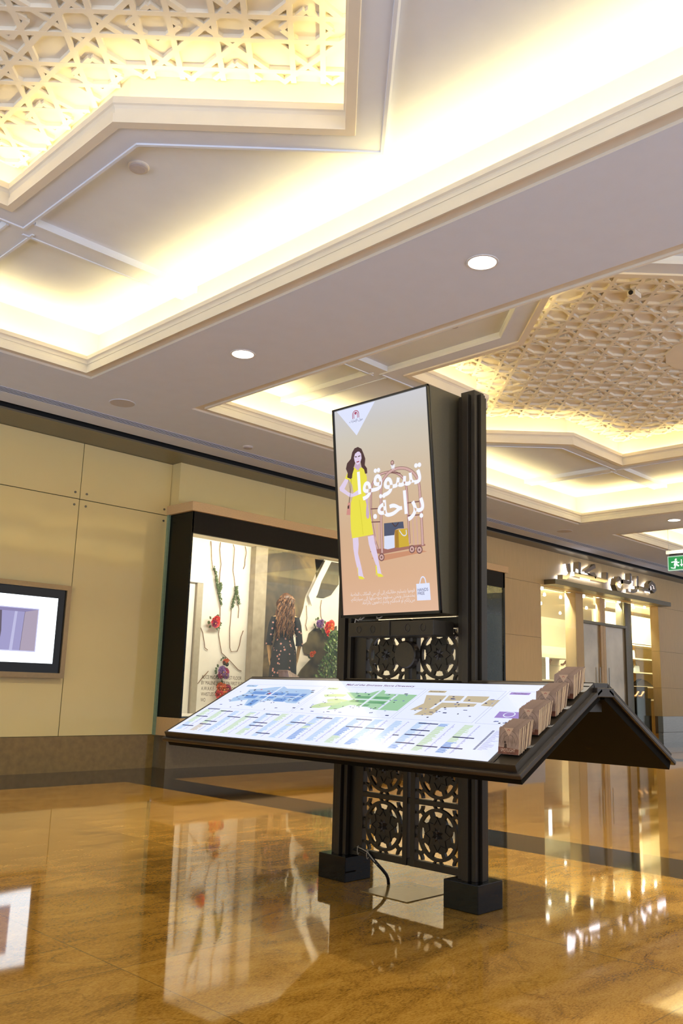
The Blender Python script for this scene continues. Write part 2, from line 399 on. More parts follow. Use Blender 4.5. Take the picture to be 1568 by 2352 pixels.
for ti, cx in enumerate(TRAYS):
    r = thing('trim_%d' % (ti+3), ['square lit ceiling coffer overhead with star opening, nearest the camera', 'square lit ceiling coffer with star opening behind the beam and kiosk',
              'far lit ceiling coffer at the right edge above the exit sign'][ti], 'ceiling coffer', (cx, CY, ZC), None)
    r['kind'] = 'structure'
    ring_prism(cx, CY, crown, half=HT).build('crown_moulding', M['cream'], r)
    mb = MB()
    if ti < 2:
        h = HT+.20
        holed([(cx+h, CY+h), (cx-h, CY+h), (cx-h, CY-h), (cx+h, CY-h)], [(cx+x, CY+y) for x, y in star(SA+.13)], PZ, mb)
        mb.build('recessed_panel', M['plaster'], r)
        mb = MB()                                   # flat bands round the star and eight ribs
        ring_prism(cx, CY, [(.0, Z2), (.216, Z2), (.219, Z2-.0095), (.238, Z2-.0095), (.252, Z2+.010), (.252, PZ)], poly=SA, mb=mb)
        for sx in (-1, 1):
            for sy in (-1, 1):
                for (xa, xb, ya, yb) in ((SA+.20, HT+.20, SA+.117, SA+.317), (SA+.117, SA+.317, SA+.20, HT+.20)):
                    x = sorted((cx+sx*xa, cx+sx*xb)); y = sorted((CY+sy*ya, CY+sy*yb))
                    od = .0006 if yb-ya < .3 else .0010; mb.box(x[0], x[1], y[0], y[1], Z2+od, PZ+od)
                    for q in (0, 1):
                        if yb-ya < .3: mb.box(x[0]+(.06 if sx > 0 else 0), x[1]-(.06 if sx < 0 else 0), y[q]-.010, y[q]+.010, Z2-.0085, PZ+.0014)
                        else: mb.box(x[q]-.010, x[q]+.010, y[0]+(.06 if sy > 0 else 0), y[1]-(.06 if sy < 0 else 0), Z2-.0080, PZ+.0018)
        mb.build('coffer_band', M['plaster'], r)
        ring_prism(cx, CY, scrown, poly=SA).build('star_moulding', M['cream'], r)
        mb = MB(); mb.poly([(cx+x, CY+y, Z3+.027) for x, y in star(SA+.13)]); mb.build('star_backing', M['cream'], r)
        MB().prism([(cx+.60*math.cos(2*PI*k/16+PI/16), CY+.60*math.sin(2*PI*k/16+PI/16)) for k in range(16)], lambda p, q: (p[0], p[1], q), Z3-.006, Z3+.02).build('star_medallion', M['cream'], r)
        mb = MB(); strap_pattern(cx, CY, mb); mb.build('star_lattice', M['cream'], r)
    else:
        h = HT+.20; mb.poly([(cx+h, CY+h, Z2+.04), (cx-h, CY+h, Z2+.04), (cx-h, CY-h, Z2+.04), (cx+h, CY-h, Z2+.04)]); mb.build('recessed_panel', M['plaster'], r)

# slot diffuser, dark gap and lowered metal strip along the shop fronts
r = thing('linear_air_slot', 'long black ceiling air slot running along the shop fronts', 'air vent', (15, 8.22, ZC))
MB().box(-7, 36, 8.155, 8.30, ZC-.001, ZC+.02).build('slot_backing', M['black'], r)
mb = MB()
for k in range(5): mb.box(-7, 36, 8.155+k*.0343, 8.155+k*.0343+.005, ZC-.006, ZC+.002)
mb.build('slot_blade', M['plaster'], r)
b = MB(); b.box(-7, 36, 8.61, 8.73, ZC+.04, ZC+.06); b.box(-7, 36, 8.705, 8.73, 3.775, ZC+.05)
struct(b.build('trim_1', M['black']), 'black shadow gap between the ceiling and the shop fronts')
struct(MB().box(-7, 36, 8.655, 9.30, 3.768, 3.79).build('trim_2', M['bronze']), 'grey metal strip over the shop fronts')

# ceiling fittings
dlm = glow('downlight_glow', (1, .95, .88), 6.0)
tmpl = None
DLL = ['round recessed downlight on the beam out of view to the right', 'large bright round downlight on the near beam, right of the kiosk screen', 'smaller bright round downlight on the near beam, left of the kiosk screen',
       'small round downlight at the right edge above the exit sign', 'round downlight on the far beam out of view', 'round downlight on the far beam further out of view']
for i, (x, y) in enumerate(DL):
    if i in (0, 4, 5): continue
    r = thing('ceiling_downlight', DLL[i], 'ceiling light', (x, y, ZC), 'round downlights in the ceiling beams')
    MB().lathe((x, y, ZC), [(.098, 0), (.110, -.001), (.108, -.006), (.095, -.007), (.093, .0), (.093, .03)], 32).build('trim_ring', M['white_plastic'], r)
    MB().lathe((x, y, ZC), [(.094, -.004), (.001, -.004)], 32).build('diffuser', dlm, r)
for x, y, rr, lab in ((4.504, 7.685, .135, 'round grey ceiling speaker grille left of the kiosk above the window'), (13.47, 7.78, .14, 'faint round ceiling speaker grille above the right shop sign')):
    r = thing('ceiling_speaker', lab, 'speaker', (x, y, ZC), 'round ceiling speaker grilles')
    MB().lathe((x, y, ZC), [(.001, -.004), (rr-.01, -.004), (rr-.01, .0)], 32).build('grille', M['grille'], r)
    MB().lathe((x, y, ZC), [(rr-.008, -.003), (rr, -.0045), (rr+.002, .0)], 32).build('ring', M['plaster'], r)
for x, y, z, rr, lab in ((2.685, 4.622, PZ, .062, 'round flat smoke detector on the near coffer panel'), (6.043, 4.593, PZ, .05, 'small smoke detector on the coffer panel behind the beam'),
                     (6.40, 7.946, ZC, .055, 'small round ceiling sensor beside the air slot')):
    r = thing('smoke_detector', lab, 'smoke detector', (x, y, z))
    MB().lathe((x, y, z), [(rr+.008, 0), (rr+.008, -.008), (rr, -.012)], 28).build('base', M['white_plastic'], r)
    MB().lathe((x, y, z), [(rr, -.008), (rr*.98, -.022), (rr*.7, -.027), (.001, -.027)], 28, ).build('cap', M['grille_dark'], r)
r = thing('ceiling_camera', 'small white box camera with dark lens on the patterned star ceiling', 'camera', (7.132, 3.343, Z3))
MB().box(7.06, 7.19, 3.30, 3.38, Z3-.05, Z3).build('body', M['white_plastic'], r, bevel=.008)
MB().lathe((7.06, 3.34, Z3-.028), [(.022, -.002), (.018, -.016), (.001, -.016)], 16, 'x').build('lens', M['black'], r)

# ------------------------------------------------------------ left facade: cream glass wall, skirting, fascia
YF = 9.22
struct(MB().box(-7, 6.2, YF+.03, YF+.25, 0, 3.9).build('wall_left', M['seam']), 'backing wall behind the cream glass panels')
struct(MB().box(-7, 6.2, YF-.012, YF+.03, 0, .386).build('baseboard_left', M['skirt']), 'brown polished stone skirting below the cream glass wall')
PN = [(3.70, 4.936, .39, 3.086, 'tall cream glass wall panel behind the framed screen'), (4.944, 6.194, .39, 3.086, 'tall cream glass wall panel between the framed screen and the shop window'),
      (3.70, 4.936, 3.094, 3.766, 'short cream glass panel at the top left above the framed screen'), (4.944, 6.194, 3.094, 3.766, 'short cream glass panel next to the corner above the dark window side')]
for x0, x1, z0, z1, lab in PN:
    r = thing('glass_wall_panel', lab, 'wall panel', (x0, YF, z0), 'cream glass panels of the left wall')
    MB().box(x0, x1, YF-.012, YF, z0, z1).build('pane', M['panel'], r, bevel=.0015)
    for bx in (x0+.08, x1-.08 if x1 > 6 else x1-.06):
        for bz in ((z0+.07,) if z0 > 3 else (z1-.07,)):
            MB().lathe((bx, YF-.012, bz), [(.014, 0), (.014, -.006), (.001, -.007)], 14, 'y').build('bolt', M['bronze'], r)
for x0, x1, z0, z1 in ((-7, 3.69, .39, 3.086), (-7, 3.69, 3.094, 3.766)):
    struct(MB().box(x0, x1, YF-.012, YF, z0, z1).build('wall_left', M['panel']), 'cream glass wall further left')
# upper fascia over the shop window
r = thing('glass_fascia', 'cream glass fascia panels above the shop window lintel', 'wall panel', (6.2, 9.03, 3.2))
for x0, x1 in ((6.2, 7.996), (8.003, 9.8), (9.807, 11.0)):
    MB().box(x0, x1, 9.03, 9.06, 3.2, 3.768).build('pane', M['panel'], r)
MB().box(6.2, 6.23, 9.06, 9.225, 3.2, 3.768).build('side_pane', M['panel'], r)
struct(MB().box(6.235, 11.0, 9.065, 9.3, 3.17, 3.76).build('wall_left', M['seam']), 'backing wall above the shop window')

# wall screen
r = thing('wall_screen', 'wide white glowing wall screen in a bronze frame at the left edge', 'screen', (4.9, YF-.02, 1.0))
x0, x1, z0, z1 = 2.78, 4.905, 1.02, 2.055
t = .055; yo, yi = YF-.09, YF-.012
fr = MB()
for (a, b_) in ((((x0, z0), (x1, z0), (x1-t, z0+t), (x0+t, z0+t))), None), (((x1, z0), (x1, z1), (x1-t, z1-t), (x1-t, z0+t)), None), (((x1, z1), (x0, z1), (x0+t, z1-t), (x1-t, z1-t)), None), (((x0, z1), (x0, z0), (x0+t, z0+t), (x0+t, z1-t)), None):
    fr.prism(a, lambda p, q: (p[0], q, p[1]), yo, yi)
fr.build('frame', M['wood_frame'], r)
MB().box(x0+t, x1-t, yo+.025, yi, z0+t, z1-t).build('bezel', M['bezel'], r)
sx0, sx1, sz0, sz1 = x0+.145, x1-.145, 1.177, 1.902
pic = MB()
pic.poly([(sx0, yo+.024, sz0), (sx1, yo+.024, sz0), (sx1, yo+.024, sz1), (sx0, yo+.024, sz1)], 0)
px0, px1, pz0, pz1 = sx0+.23, sx1-.225, 1.305, 1.757
pic.poly([(px0-.012, yo+.0236, pz0-.012), (px1+.012, yo+.0236, pz0-.012), (px1+.012, yo+.0236, pz1+.012), (px0-.012, yo+.0236, pz1+.012)], 1)
pic.poly([(px0, yo+.0232, pz0), (px1, yo+.0232, pz0), (px1, yo+.0232, pz1), (px0, yo+.0232, pz1)], 2)
wd = px1-px0
pic.poly([(px1-.17, yo+.0228, pz0), (px1, yo+.0228, pz0), (px1, yo+.0228, pz1), (px1-.15, yo+.0228, pz1-.03)], 3)
pic.poly([(px0, yo+.0226, pz1), (px1, yo+.0226, pz1), (px1-.15, yo+.0226, pz1-.035), (px0, yo+.0226, pz1-.035)], 4)
pic.poly([(px1-.172, yo+.0224, pz0), (px1-.168, yo+.0224, pz0), (px1-.148, yo+.0224, pz1-.03), (px1-.152, yo+.0224, pz1-.03)], 5)
pic.poly([(px1-.29, yo+.0224, pz0), (px1-.255, yo+.0224, pz0), (px1-.235, yo+.0224, pz1-.035), (px1-.265, yo+.0224, pz1-.035)], 6)
pic.poly([(px1-.62, yo+.0222, pz0), (px1-.41, yo+.0222, pz0), (px1-.395, yo+.0222, pz0+.2), (px1-.41, yo+.0222, pz1-.035), (px1-.62, yo+.0222, pz1-.035)], 5)
D = lambda n, c, s=1.: display(n, srgb(*c), s)
pic.build('display_picture', [D('screen_white', (238, 248, 255), 2.6), D('screen_lilac', (205, 205, 240)), D('screen_marble', (160, 155, 200)), D('screen_marble_side', (172, 158, 178)),
                              D('screen_top', (140, 132, 175)), D('screen_dark_line', (98, 88, 105)), D('screen_highlight', (190, 188, 225))], r)

# ------------------------------------------------------------ shop window box
XA, XB, YW = 6.20, 12.96, 8.70
r = thing('window_1', 'large black framed shop window with mannequin display and stone lintel', 'shop window', (XA, YW, 0))
r['kind'] = 'structure'
MB().box(6.155, 13.03, 8.655, 9.24, 3.095, 3.212).build('lintel', M['lintel'], r, bevel=.004)
MB().box(XA, XB+.02, YW, YW+.05, 2.828, 3.095).build('header', M['header'], r)
MB().box(XA-.005, XA+.02, YW, YF, .60, 3.095).build('side_panel', M['frame_dark'], r)
MB().box(XA-.035, XA-.005, YF-.05, YF-.012, .385, 3.095).build('glass_edge', M['green_glass'], r)
MB().box(XA-.01, 13.0, YW-.01, YF, .385, .60).build('sill', M['lintel'], r, bevel=.003)
MB().box(XA+.04, 12.9, 9.0, YF+.05, 0, .385).build('plinth', mat('plinth_beige_stone', (.22, .16, .085), .14, var=.05), r)
MB().box(XB-.03, XB+.02, YW, 9.1, .60, 3.095).build('right_post', M['frame_dark'], r)
MB().box(8.72+.9, 8.72+.93, YW, 9.1, .60, 2.83).build('middle_post', M['frame_dark'], r)
for x0, x1 in ((XA+.02, 7.89), (7.896, 9.62), (9.65, XB-.03)):
    MB().box(x0, x1, YW+.012, YW+.022, .60, 2.83).build('pane', M['glass'], r)
win = M['white_wall'] = mat('display_wall_white', (.78, .71, .63), .6, var=.03, scale=8)
mb = MB(); mb.box(XA+.02, XB, 10.30, 10.36, .59, 3.2); mb.box(XA+.02, XA+.05, YW+.05, 10.3, .59, 3.2)
struct(mb.build('wall_back', win), 'cream cracked back wall of the window display')
struct(MB().box(XA+.02, XB, YW+.03, 10.36, .56, .60).build('floor', win), 'raised floor of the window display')
struct(MB().box(XA+.02, XB, YW+.05, 10.36, 3.10, 3.16).build('ceiling', mat('display_ceiling', (.72, .62, .46), .6)), 'ceiling of the window display')
mb = MB(); mb.box(12.30, 12.34, 9.28, 10.3, .59, 3.2)
struct(mb.build('wall_middle', win), 'partition wall inside the shop window')
# white door leaf and pillar in the display
r = thing('display_door', 'narrow cream door frame at the left of the window display', 'door', (7.4, 10.2, .6))
MB().box(6.9, 7.36, 10.16, 10.295, .6, 2.42).build('leaf', win, r); MB().box(7.37, 7.47, 10.12, 10.295, .6, 2.46).build('post', mat('door_post_grey', (.36, .30, .22), .5), r)
MB().box(6.9, 7.47, 10.11, 10.295, 2.42, 2.47).build('head', win, r)
tag(MB().box(8.46, 8.70, 10.17, 10.29, .6, 3.10).build('concrete_pillar', mat('grey_concrete', (.33, .27, .20), .8, var=.22, scale=6)), 'grey mottled concrete pillar inside the shop window', 'pillar')
# painted backdrop: generic brown landscape print with torn edge
def paint_mat():
    m, N, L, P = node_mat('brown_landscape_print'); tc = N.new('ShaderNodeTexCoord'); nz = N.new('ShaderNodeTexNoise')
    nz.inputs['Scale'].default_value = 2.1; nz.inputs['Detail'].default_value = 8; nz.inputs['Distortion'].default_value = .8; L.new(tc.outputs['Object'], nz.inputs['Vector'])
    cr = N.new('ShaderNodeValToRGB'); L.new(nz.outputs['Fac'], cr.inputs[0]); E = cr.color_ramp.elements
    E[0].position = .30; E[0].color = (.012, .007, .003, 1); E[1].position = .72; E[1].color = (.24, .15, .05, 1)
    for p, c in ((.42, (.032, .02, .008, 1)), (.52, (.075, .047, .02, 1)), (.60, (.13, .085, .03, 1))): e = E.new(p); e.color = c
    L.new(cr.outputs[0], P.inputs['Base Color']); P.inputs['Roughness'].default_value = .5; return m
XZ = lambda p, q: (p[0], q, p[1])
M['print'] = paint_mat()
o = MB().prism([(8.72, 3.10), (10.02, 3.10), (9.84, 2.86), (9.72, 2.62), (9.62, 2.45), (9.58, 2.25), (9.50, 2.05), (9.40, 1.9), (9.32, 1.74), (9.37, 1.5), (9.33, 1.3), (9.36, .9), (9.30, .6), (8.72, .6)], XZ, 10.27, 10.29).build('landscape_backdrop', M['print'])
tag(o, 'brown painted landscape backdrop with torn right edge behind the mannequin', 'backdrop')
o = MB().prism([(9.80, 3.08), (10.38, 3.08), (10.38, 2.72), (10.2, 2.52), (10.05, 2.46), (9.79, 2.46), (9.90, 2.6), (9.86, 2.8)], XZ, 10.27, 10.29).build('torn_backdrop_piece', mat('dark_print_piece', (.045, .033, .018), .5, var=.4, scale=9))
tag(o, 'dark torn print piece at the top right of the window display', 'backdrop')
o = MB().prism([(9.60, 1.66), (9.70, 1.72), (9.74, 1.86), (9.86, 1.95), (10.0, 1.93), (10.2, 1.97), (10.36, 2.02), (10.36, .6), (9.42, .6), (9.46, 1.1), (9.6, 1.28), (9.86, 1.5), (9.64, 1.54)], XZ, 10.265, 10.29).build('torn_backdrop_piece', mat('olive_print_piece', (.075, .055, .022), .5, var=.5, scale=7))
tag(o, 'dark olive torn print behind the ivy at the right of the window display', 'backdrop')
o = MB().prism([(9.66, 2.46), (10.02, 3.08), (10.16, 3.08), (9.94, 2.72), (9.86, 2.5), (9.74, 2.3)], XZ, 10.24, 10.255).build('curling_paper_strip', win)
tag(o, 'pale curling torn paper strip in the window display', 'torn paper')

# vines (cracks with leaves) on the display wall
VN = {
 'long': ([(7.68, 3.08), (7.7, 2.96), (7.71, 2.81), (7.74, 2.71), (7.79, 2.6), (7.81, 2.49), (7.85, 2.39), (7.88, 2.27), (7.92, 2.16), (7.93, 1.96), (7.93, 1.81), (7.92, 1.73), (7.95, 1.61), (7.99, 1.46), (8.15, 1.36), (8.32, 1.23), (8.38, 1.21)], (2.7, 2.15), 'long brown vine with green sprigs down the middle of the display wall'),
 'b': ([(7.86, 3.09), (7.85, 2.98), (7.89, 2.76), (7.88, 2.63), (7.88, 2.51), (7.89, 2.44), (7.87, 2.36)], (2.48, 2.3), 'short brown vine joining the long vine in the display'),
 'c': ([(8.1, 3.09), (8.13, 3.03), (8.12, 2.78), (8.12, 2.7), (8.15, 2.58), (8.18, 2.46), (8.19, 2.38), (8.15, 2.26), (8.13, 2.13), (8.13, 1.98), (8.12, 1.82), (8.14, 1.54), (8.17, 1.49), (8.28, 1.5), (8.32, 1.59), (8.34, 1.72), (8.38, 1.81)], (2.46, 2.12), 'forked vine with green sprigs left of the concrete pillar'),
 'd': ([(8.19, 2.38), (8.22, 2.3), (8.25, 2.21), (8.27, 2.13), (8.27, 1.99)], (2.38, 2.2), 'right branch of the forked vine by the pillar'),
 'e': ([(8.33, 3.09), (8.36, 3.0), (8.34, 2.89), (8.34, 2.79), (8.32, 2.74)], None, 'thin bare twig close to the top of the pillar'),
 'f': ([(7.49, 2.19), (7.51, 2.12), (7.56, 2.01), (7.58, 1.82), (7.63, 1.73), (7.66, 1.61), (7.68, 1.52), (7.74, 1.49)], None, 'thin bare twig beside the display door'),
 'h': ([(7.52, 1.07), (7.6, 1.01), (7.66, 1.08), (7.73, 1.15), (7.77, 1.19)], None, 'small bare twig low by the display door'),
 'i': ([(10.0, 2.42), (9.98, 2.3), (10.0, 2.15), (10.05, 2.05)], None, 'thin twig above the orange flowers at the right of the display'),
 'j': ([(9.66, 2.3), (9.68, 2.1), (9.66, 1.98), (9.7, 1.9)], None, 'thin twig on the cream torn paper beside the landscape')}
bark = mat('vine_bark', (.20, .10, .045), .8, var=.3, scale=60); leafm = mat('vine_leaf_green', (.055, .085, .015), .6, var=.5, scale=90)
for k, (pts, lf, lab) in VN.items():
    r = thing('hanging_vine', lab, 'vine', (pts[0][0], 10.27, pts[0][1]))
    MB().tube([(x+random.uniform(-.004, .004), 10.284, z) for x, z in pts], .006, 5).build('stem', bark, r)
    if lf:
        mb = MB()
        for i in range(len(pts)-1):
            (xa, za), (xb, zb) = pts[i], pts[i+1]
            for s_ in range(16):
                t_ = s_/16; z = za+(zb-za)*t_; x = xa+(xb-xa)*t_
                if lf[1] <= z <= lf[0]:
                    for _ in range(3):
                        a = random.uniform(0, 2*PI); l = random.uniform(.018, .034); c = Vector((x+random.uniform(-.012, .012), 10.272+random.uniform(-.02, .004), z+random.uniform(-.01, .01)))
                        u = Vector((math.cos(a), random.uniform(-.5, .1), math.sin(a)))*l; v = Vector((-math.sin(a), .2, math.cos(a)))*l*.35
                        mb.poly([c, c+u*.5+v, c+u, c+u*.5-v])
        mb.build('leaf_sprig', leafm, r)
# flowers
def flower(name, lab, c, R, cols, n=3):
    r = thing(name, lab, 'flower', c)
    for q in range(n):
        cc = Vector(c)+Vector((random.uniform(-1, 1)*R*.9, -random.uniform(0, .03), random.uniform(-1, 1)*R*.9))*(1 if q else 0)
        mb = MB(); rr = R*(1 if q == 0 else random.uniform(.55, .85))
        for lay in range(3):
            for k in range(8-lay):
                a = 2*PI*k/(8-lay)+lay*.4; o_ = Vector((math.cos(a), 0, math.sin(a))); s_ = Vector((-math.sin(a), 0, math.cos(a))); l = rr*(1-.27*lay)
                d = -Vector((0, 1, 0))
                p = [cc, cc+o_*l*.45+s_*l*.3+d*.012*(1+lay), cc+o_*l*.85+s_*l*.34+d*(.03+.012*lay), cc+o_*l+d*.024, cc+o_*l*.85-s_*l*.34+d*(.03+.012*lay), cc+o_*l*.45-s_*l*.3+d*.012*(1+lay)]
                mb.raw([v+d*.004*lay for v in p], [(0, 1, 2, 3), (0, 3, 4, 5)])
        mb.build('petals', cols[q % len(cols)], r)
        MB().lathe(cc-Vector((0, .03, 0)), [(.001, -.02), (rr*.16, -.012), (rr*.14, 0)], 10, 'y').build('flower_centre', M['fc'], r)
    mb = MB()
    for k in range(14):
        a = random.uniform(0, 2*PI); b_ = Vector(c)+Vector((math.cos(a)*R*.8, .01, math.sin(a)*R*.8)); u = Vector((math.cos(a), -.2, math.sin(a)))*R*.8; v = Vector((-math.sin(a), 0, math.cos(a)))*R*.25
        mb.raw([b_, b_+u*.5+v, b_+u, b_+u*.5-v], [(0, 1, 2), (0, 2, 3)])
    mb.build('leaves', leafm, r)
M['fc'] = mat('flower_centre_yellow', (.75, .42, .12), .6)
red, ora, pur, mag, pink = (mat(n, c, .55, var=.3, scale=40) for n, c in (('petal_red', (.78, .045, .03)), ('petal_orange', (.85, .17, .02)), ('petal_purple', (.33, .16, .42)), ('petal_magenta', (.42, .02, .10)), ('petal_coral', (.80, .12, .08))))
flower('silk_flower', 'red silk flowers on the display wall at mid height', (7.80, 10.24, 1.89), .085, [red, red, red, mag], 4)
flower('silk_flower', 'purple and magenta silk flowers above the orange ones, low in the window', (7.97, 10.24, 1.20), .08, [pur, mag, mag, pur], 5)
flower('silk_flower', 'big orange silk flower low in the window just above the map board', (8.00, 10.22, .93), .095, [ora, red, mag, ora], 4)
flower('silk_flower', 'brown and orange wilted blossoms over the purple flowers', (8.02, 10.25, 1.33), .05, [ora, leafm], 4)
flower('silk_flower', 'purple silk flowers beside the coral ones at the right of the display', (9.88, 10.22, 2.02), .07, [pur, pur], 4)
flower('silk_flower', 'coral red silk flowers above the ivy', (10.08, 10.20, 1.95), .10, [pink, red, ora], 5)
flower('silk_flower', 'single small orange tulip at the left edge of the ivy', (9.70, 10.18, 1.52), .05, [ora], 2)
# ivy
r = thing('ivy_bush', 'large green ivy mound at the right of the mannequin', 'plant', (9.95, 10.05, .6))
mb = MB(); g2 = random.Random(3)
for k in range(2300):
    z = .62+g2.random()**.8*1.28; w = .62*(1-(z-.6)/1.5)**.6+.08
    x = 10.02+(g2.random()-.5)*2*w*.85+(z-.6)*.12; y = 10.02-(g2.random()**.5)*.28*(1-(z-.6)/1.8)
    x = min(x, 10.37)
    a = g2.uniform(0, 2*PI); l = g2.uniform(.022, .042); u = Vector((math.cos(a), g2.uniform(-.6, .2), math.sin(a)))*l; v = Vector((-math.sin(a), g2.uniform(-.5, .5), math.cos(a)))*l*.5
    c = Vector((x, y, z)); mb.raw([c-u, c+v, c+u, c-v], [(0, 1, 2, 3)], g2.choice((0, 0, 1, 2)))
mb.build('foliage', [mat('ivy_dark', (.035, .07, .012), .45, var=.4), mat('ivy_mid', (.08, .15, .03), .4, var=.4), mat('ivy_light', (.20, .27, .08), .4, var=.3)], r)
mb = MB()
for k in range(9): mb.tube([(10.0+random.uniform(-.3, .25), 10.1, .6), (10.0+random.uniform(-.25, .25), 10.05, 1.1), (10.1+random.uniform(-.15, .2), 10.1, 1.7)], .007, 5)
mb.build('stem', bark, r)
# window lettering
M['vinyl'] = mat('dark_vinyl_lettering', (.05, .035, .02), .5)
fm = lambda x, z: frame((x, YW+.008, z), (1, 0, 0), (0, 0, 1))
lt = thing('window_lettering', 'small dark lettering listing fashion labels low on the shop window glass', 'lettering', (6.48, YW, .8))
for i, (t_, w) in enumerate((('ALICE McCALL ON FIRST FLOOR', .62), ('BY MALENE BIRGER ON FIRST FLOOR', .70), ('A.W.A.K.E- ON FIRST FLOOR', .56), ('WHISTLES ON FIRST FLOOR', .53), ('WO', .07))):
    text_obj(t_, .062, fm(6.485+.001*i, 1.068-.068*i), M['vinyl'], 'lettering_line', lt, width=w)

# ------------------------------------------------------------ mannequin (seen from behind)
fdir = Vector((.64, .77, 0)).normalized(); rdir = Vector((.77, -.64, 0)).normalized()
MO = Vector((8.60, 9.60, .60))
ml = lambda r_, f_, z: tuple(rdir*r_+fdir*f_+Vector((0, 0, z)))
def skin_body():
    V_, E_, R_ = [], [], []
    def add(p, rad, par=None):
        V_.append(ml(*p)); R_.append(rad)
        if par is not None: E_.append((par, len(V_)-1))
        return len(V_)-1
    pel = add((0, 0, .93), (.135, .105)); wa = add((0, .01, 1.10), (.105, .08), pel); ch = add((0, .0, 1.27), (.135, .10), wa); ub = add((0, -.01, 1.38), (.12, .075), ch)
    nk = add((0, .0, 1.46), (.045, .047), ub); n2 = add((0, .015, 1.51), (.045, .045), nk); hd = add((.0, .03, 1.58), (.066, .078), n2); ht = add((0, .01, 1.67), (.072, .088), hd); tp = add((0, .005, 1.73), (.045, .05), ht)
    ns = add((0, .125, 1.60), (.010, .012), hd); chn = add((0, .10, 1.535), (.022, .02), hd)
    for s_ in (-1, 1): add((s_*.082, .0, 1.61), (.012, .018), hd)
    for s_ in (-1, 1):
        sh = add((s_*.165, -.01, 1.385), (.052, .055), ub); ua = add((s_*.195, -.015, 1.25), (.042, .042), sh); el = add((s_*.215, -.02, 1.10), (.034, .034), ua)
        fa = add((s_*.225, .0, 1.0), (.033, .033), el); wr = add((s_*.205, .035, .855), (.022, .026), fa); pm = add((s_*.20, .045, .80), (.020, .036), wr); p2 = add((s_*.197, .052, .765), (.016, .036), pm)
        for k, (df, ln) in enumerate(((-.03, .070), (-.010, .082), (.010, .078), (.029, .060))):
            a = add((s_*.196, .052+df, .745), (.0095, .0095), p2); b_ = add((s_*.190, .054+df*1.1, .745-ln*.55), (.0085, .0085), a); add((s_*.176, .056+df*1.15, .745-ln), (.0065, .0065), b_)
        t1 = add((s_*.190, .085, .80), (.011, .011), pm); t2 = add((s_*.183, .10, .765), (.0095, .0095), t1); add((s_*.178, .105, .735), (.007, .007), t2)
        hp = add((s_*.085, .0, .87), (.095, .095), pel); th = add((s_*.09, .01, .66), (.075, .075), hp); kn = add((s_*.09, .015, .48), (.05, .052), th); cf = add((s_*.09, -.01, .32), (.05, .05), kn)
        an = add((s_*.09, -.01, .09), (.028, .03), cf); hl = add((s_*.09, -.01, .035), (.03, .028), an); add((s_*.09, .15, .02), (.032, .016), hl)
    me = bpy.data.meshes.new('mannequin'); me.from_pydata(V_, E_, []); o = bpy.data.objects.new('mannequin', me); COL.objects.link(o); o.location = MO
    sk = o.modifiers.new('skin', 'SKIN'); sk.use_smooth_shade = True; sk.branch_smoothing = .4
    for i, rr in enumerate(R_): me.skin_vertices[0].data[i].radius = rr
    me.skin_vertices[0].data[0].use_root = True
    sb = o.modifiers.new('subsurf', 'SUBSURF'); sb.levels = 2; sb.render_levels = 2
    me.materials.append(mat('mannequin_skin_tone', (.62, .37, .17), .45, var=.03)); return o
mo = tag(skin_body(), 'female mannequin seen from behind in a dark floral dress, long brown wig', 'mannequin')
def dress_mat():
    m, N, L, P = node_mat('black_floral_dress'); tc = N.new('ShaderNodeTexCoord'); vo = N.new('ShaderNodeTexVoronoi'); vo.inputs['Scale'].default_value = 17
    L.new(tc.outputs['Object'], vo.inputs['Vector']); cr = N.new('ShaderNodeValToRGB'); cr.color_ramp.interpolation = 'CONSTANT'; E = cr.color_ramp.elements
    E[0].color = (.50, .10, .075, 1); E[1].position = .24; E[1].color = (.012, .010, .010, 1); e = E.new(.12); e.color = (.60, .30, .25, 1)
    L.new(vo.outputs['Distance'], cr.inputs[0]); L.new(cr.outputs[0], P.inputs['Base Color']); P.inputs['Roughness'].default_value = .7; return m
mb = MB(); prof = [(1.415, .135, .07), (1.36, .165, .095), (1.27, .150, .118), (1.12, .125, .10), (1.03, .15, .125), (.93, .17, .14), (.75, .185, .155), (.55, .20, .17), (.42, .215, .18)]
mb.loft([[MO+Vector(ml(math.cos(a)*w*(1+.05*math.sin(a*9+z*9)*(z < 1)), math.sin(a)*d*(1+.05*math.sin(a*9)*(z < 1)), z)) for a in [2*PI*k/40 for k in range(40)]] for z, w, d in prof], cap=False)
for s_ in (-1, 1):
    mb.loft([[MO+Vector(ml(s_*(x+math.cos(a)*r_), f_+math.sin(a)*r_, z)) for a in [2*PI*k/16 for k in range(16)]] for x, f_, z, r_ in ((.15, -.01, 1.405, .058), (.185, -.015, 1.30, .056), (.21, -.02, 1.14, .05), (.222, -.01, 1.04, .052), (.222, .0, .99, .056))], cap=False)
mb.build('floral_dress', dress_mat(), mo, smooth=True)
g3 = random.Random(5); mb = MB(); HC = MO+Vector(ml(0, .0, 1.64))
mb.loft([[HC+Vector(ml(math.cos(a)*.098*math.cos(p), -.012+math.sin(a)*.115*math.cos(p)-(0 if p > -.2 else 0), .115*math.sin(p)+.01)) for a in [2*PI*k/24 for k in range(24)]] for p in (-.35, -.1, .2, .5, .8, 1.1, 1.35, 1.54)])
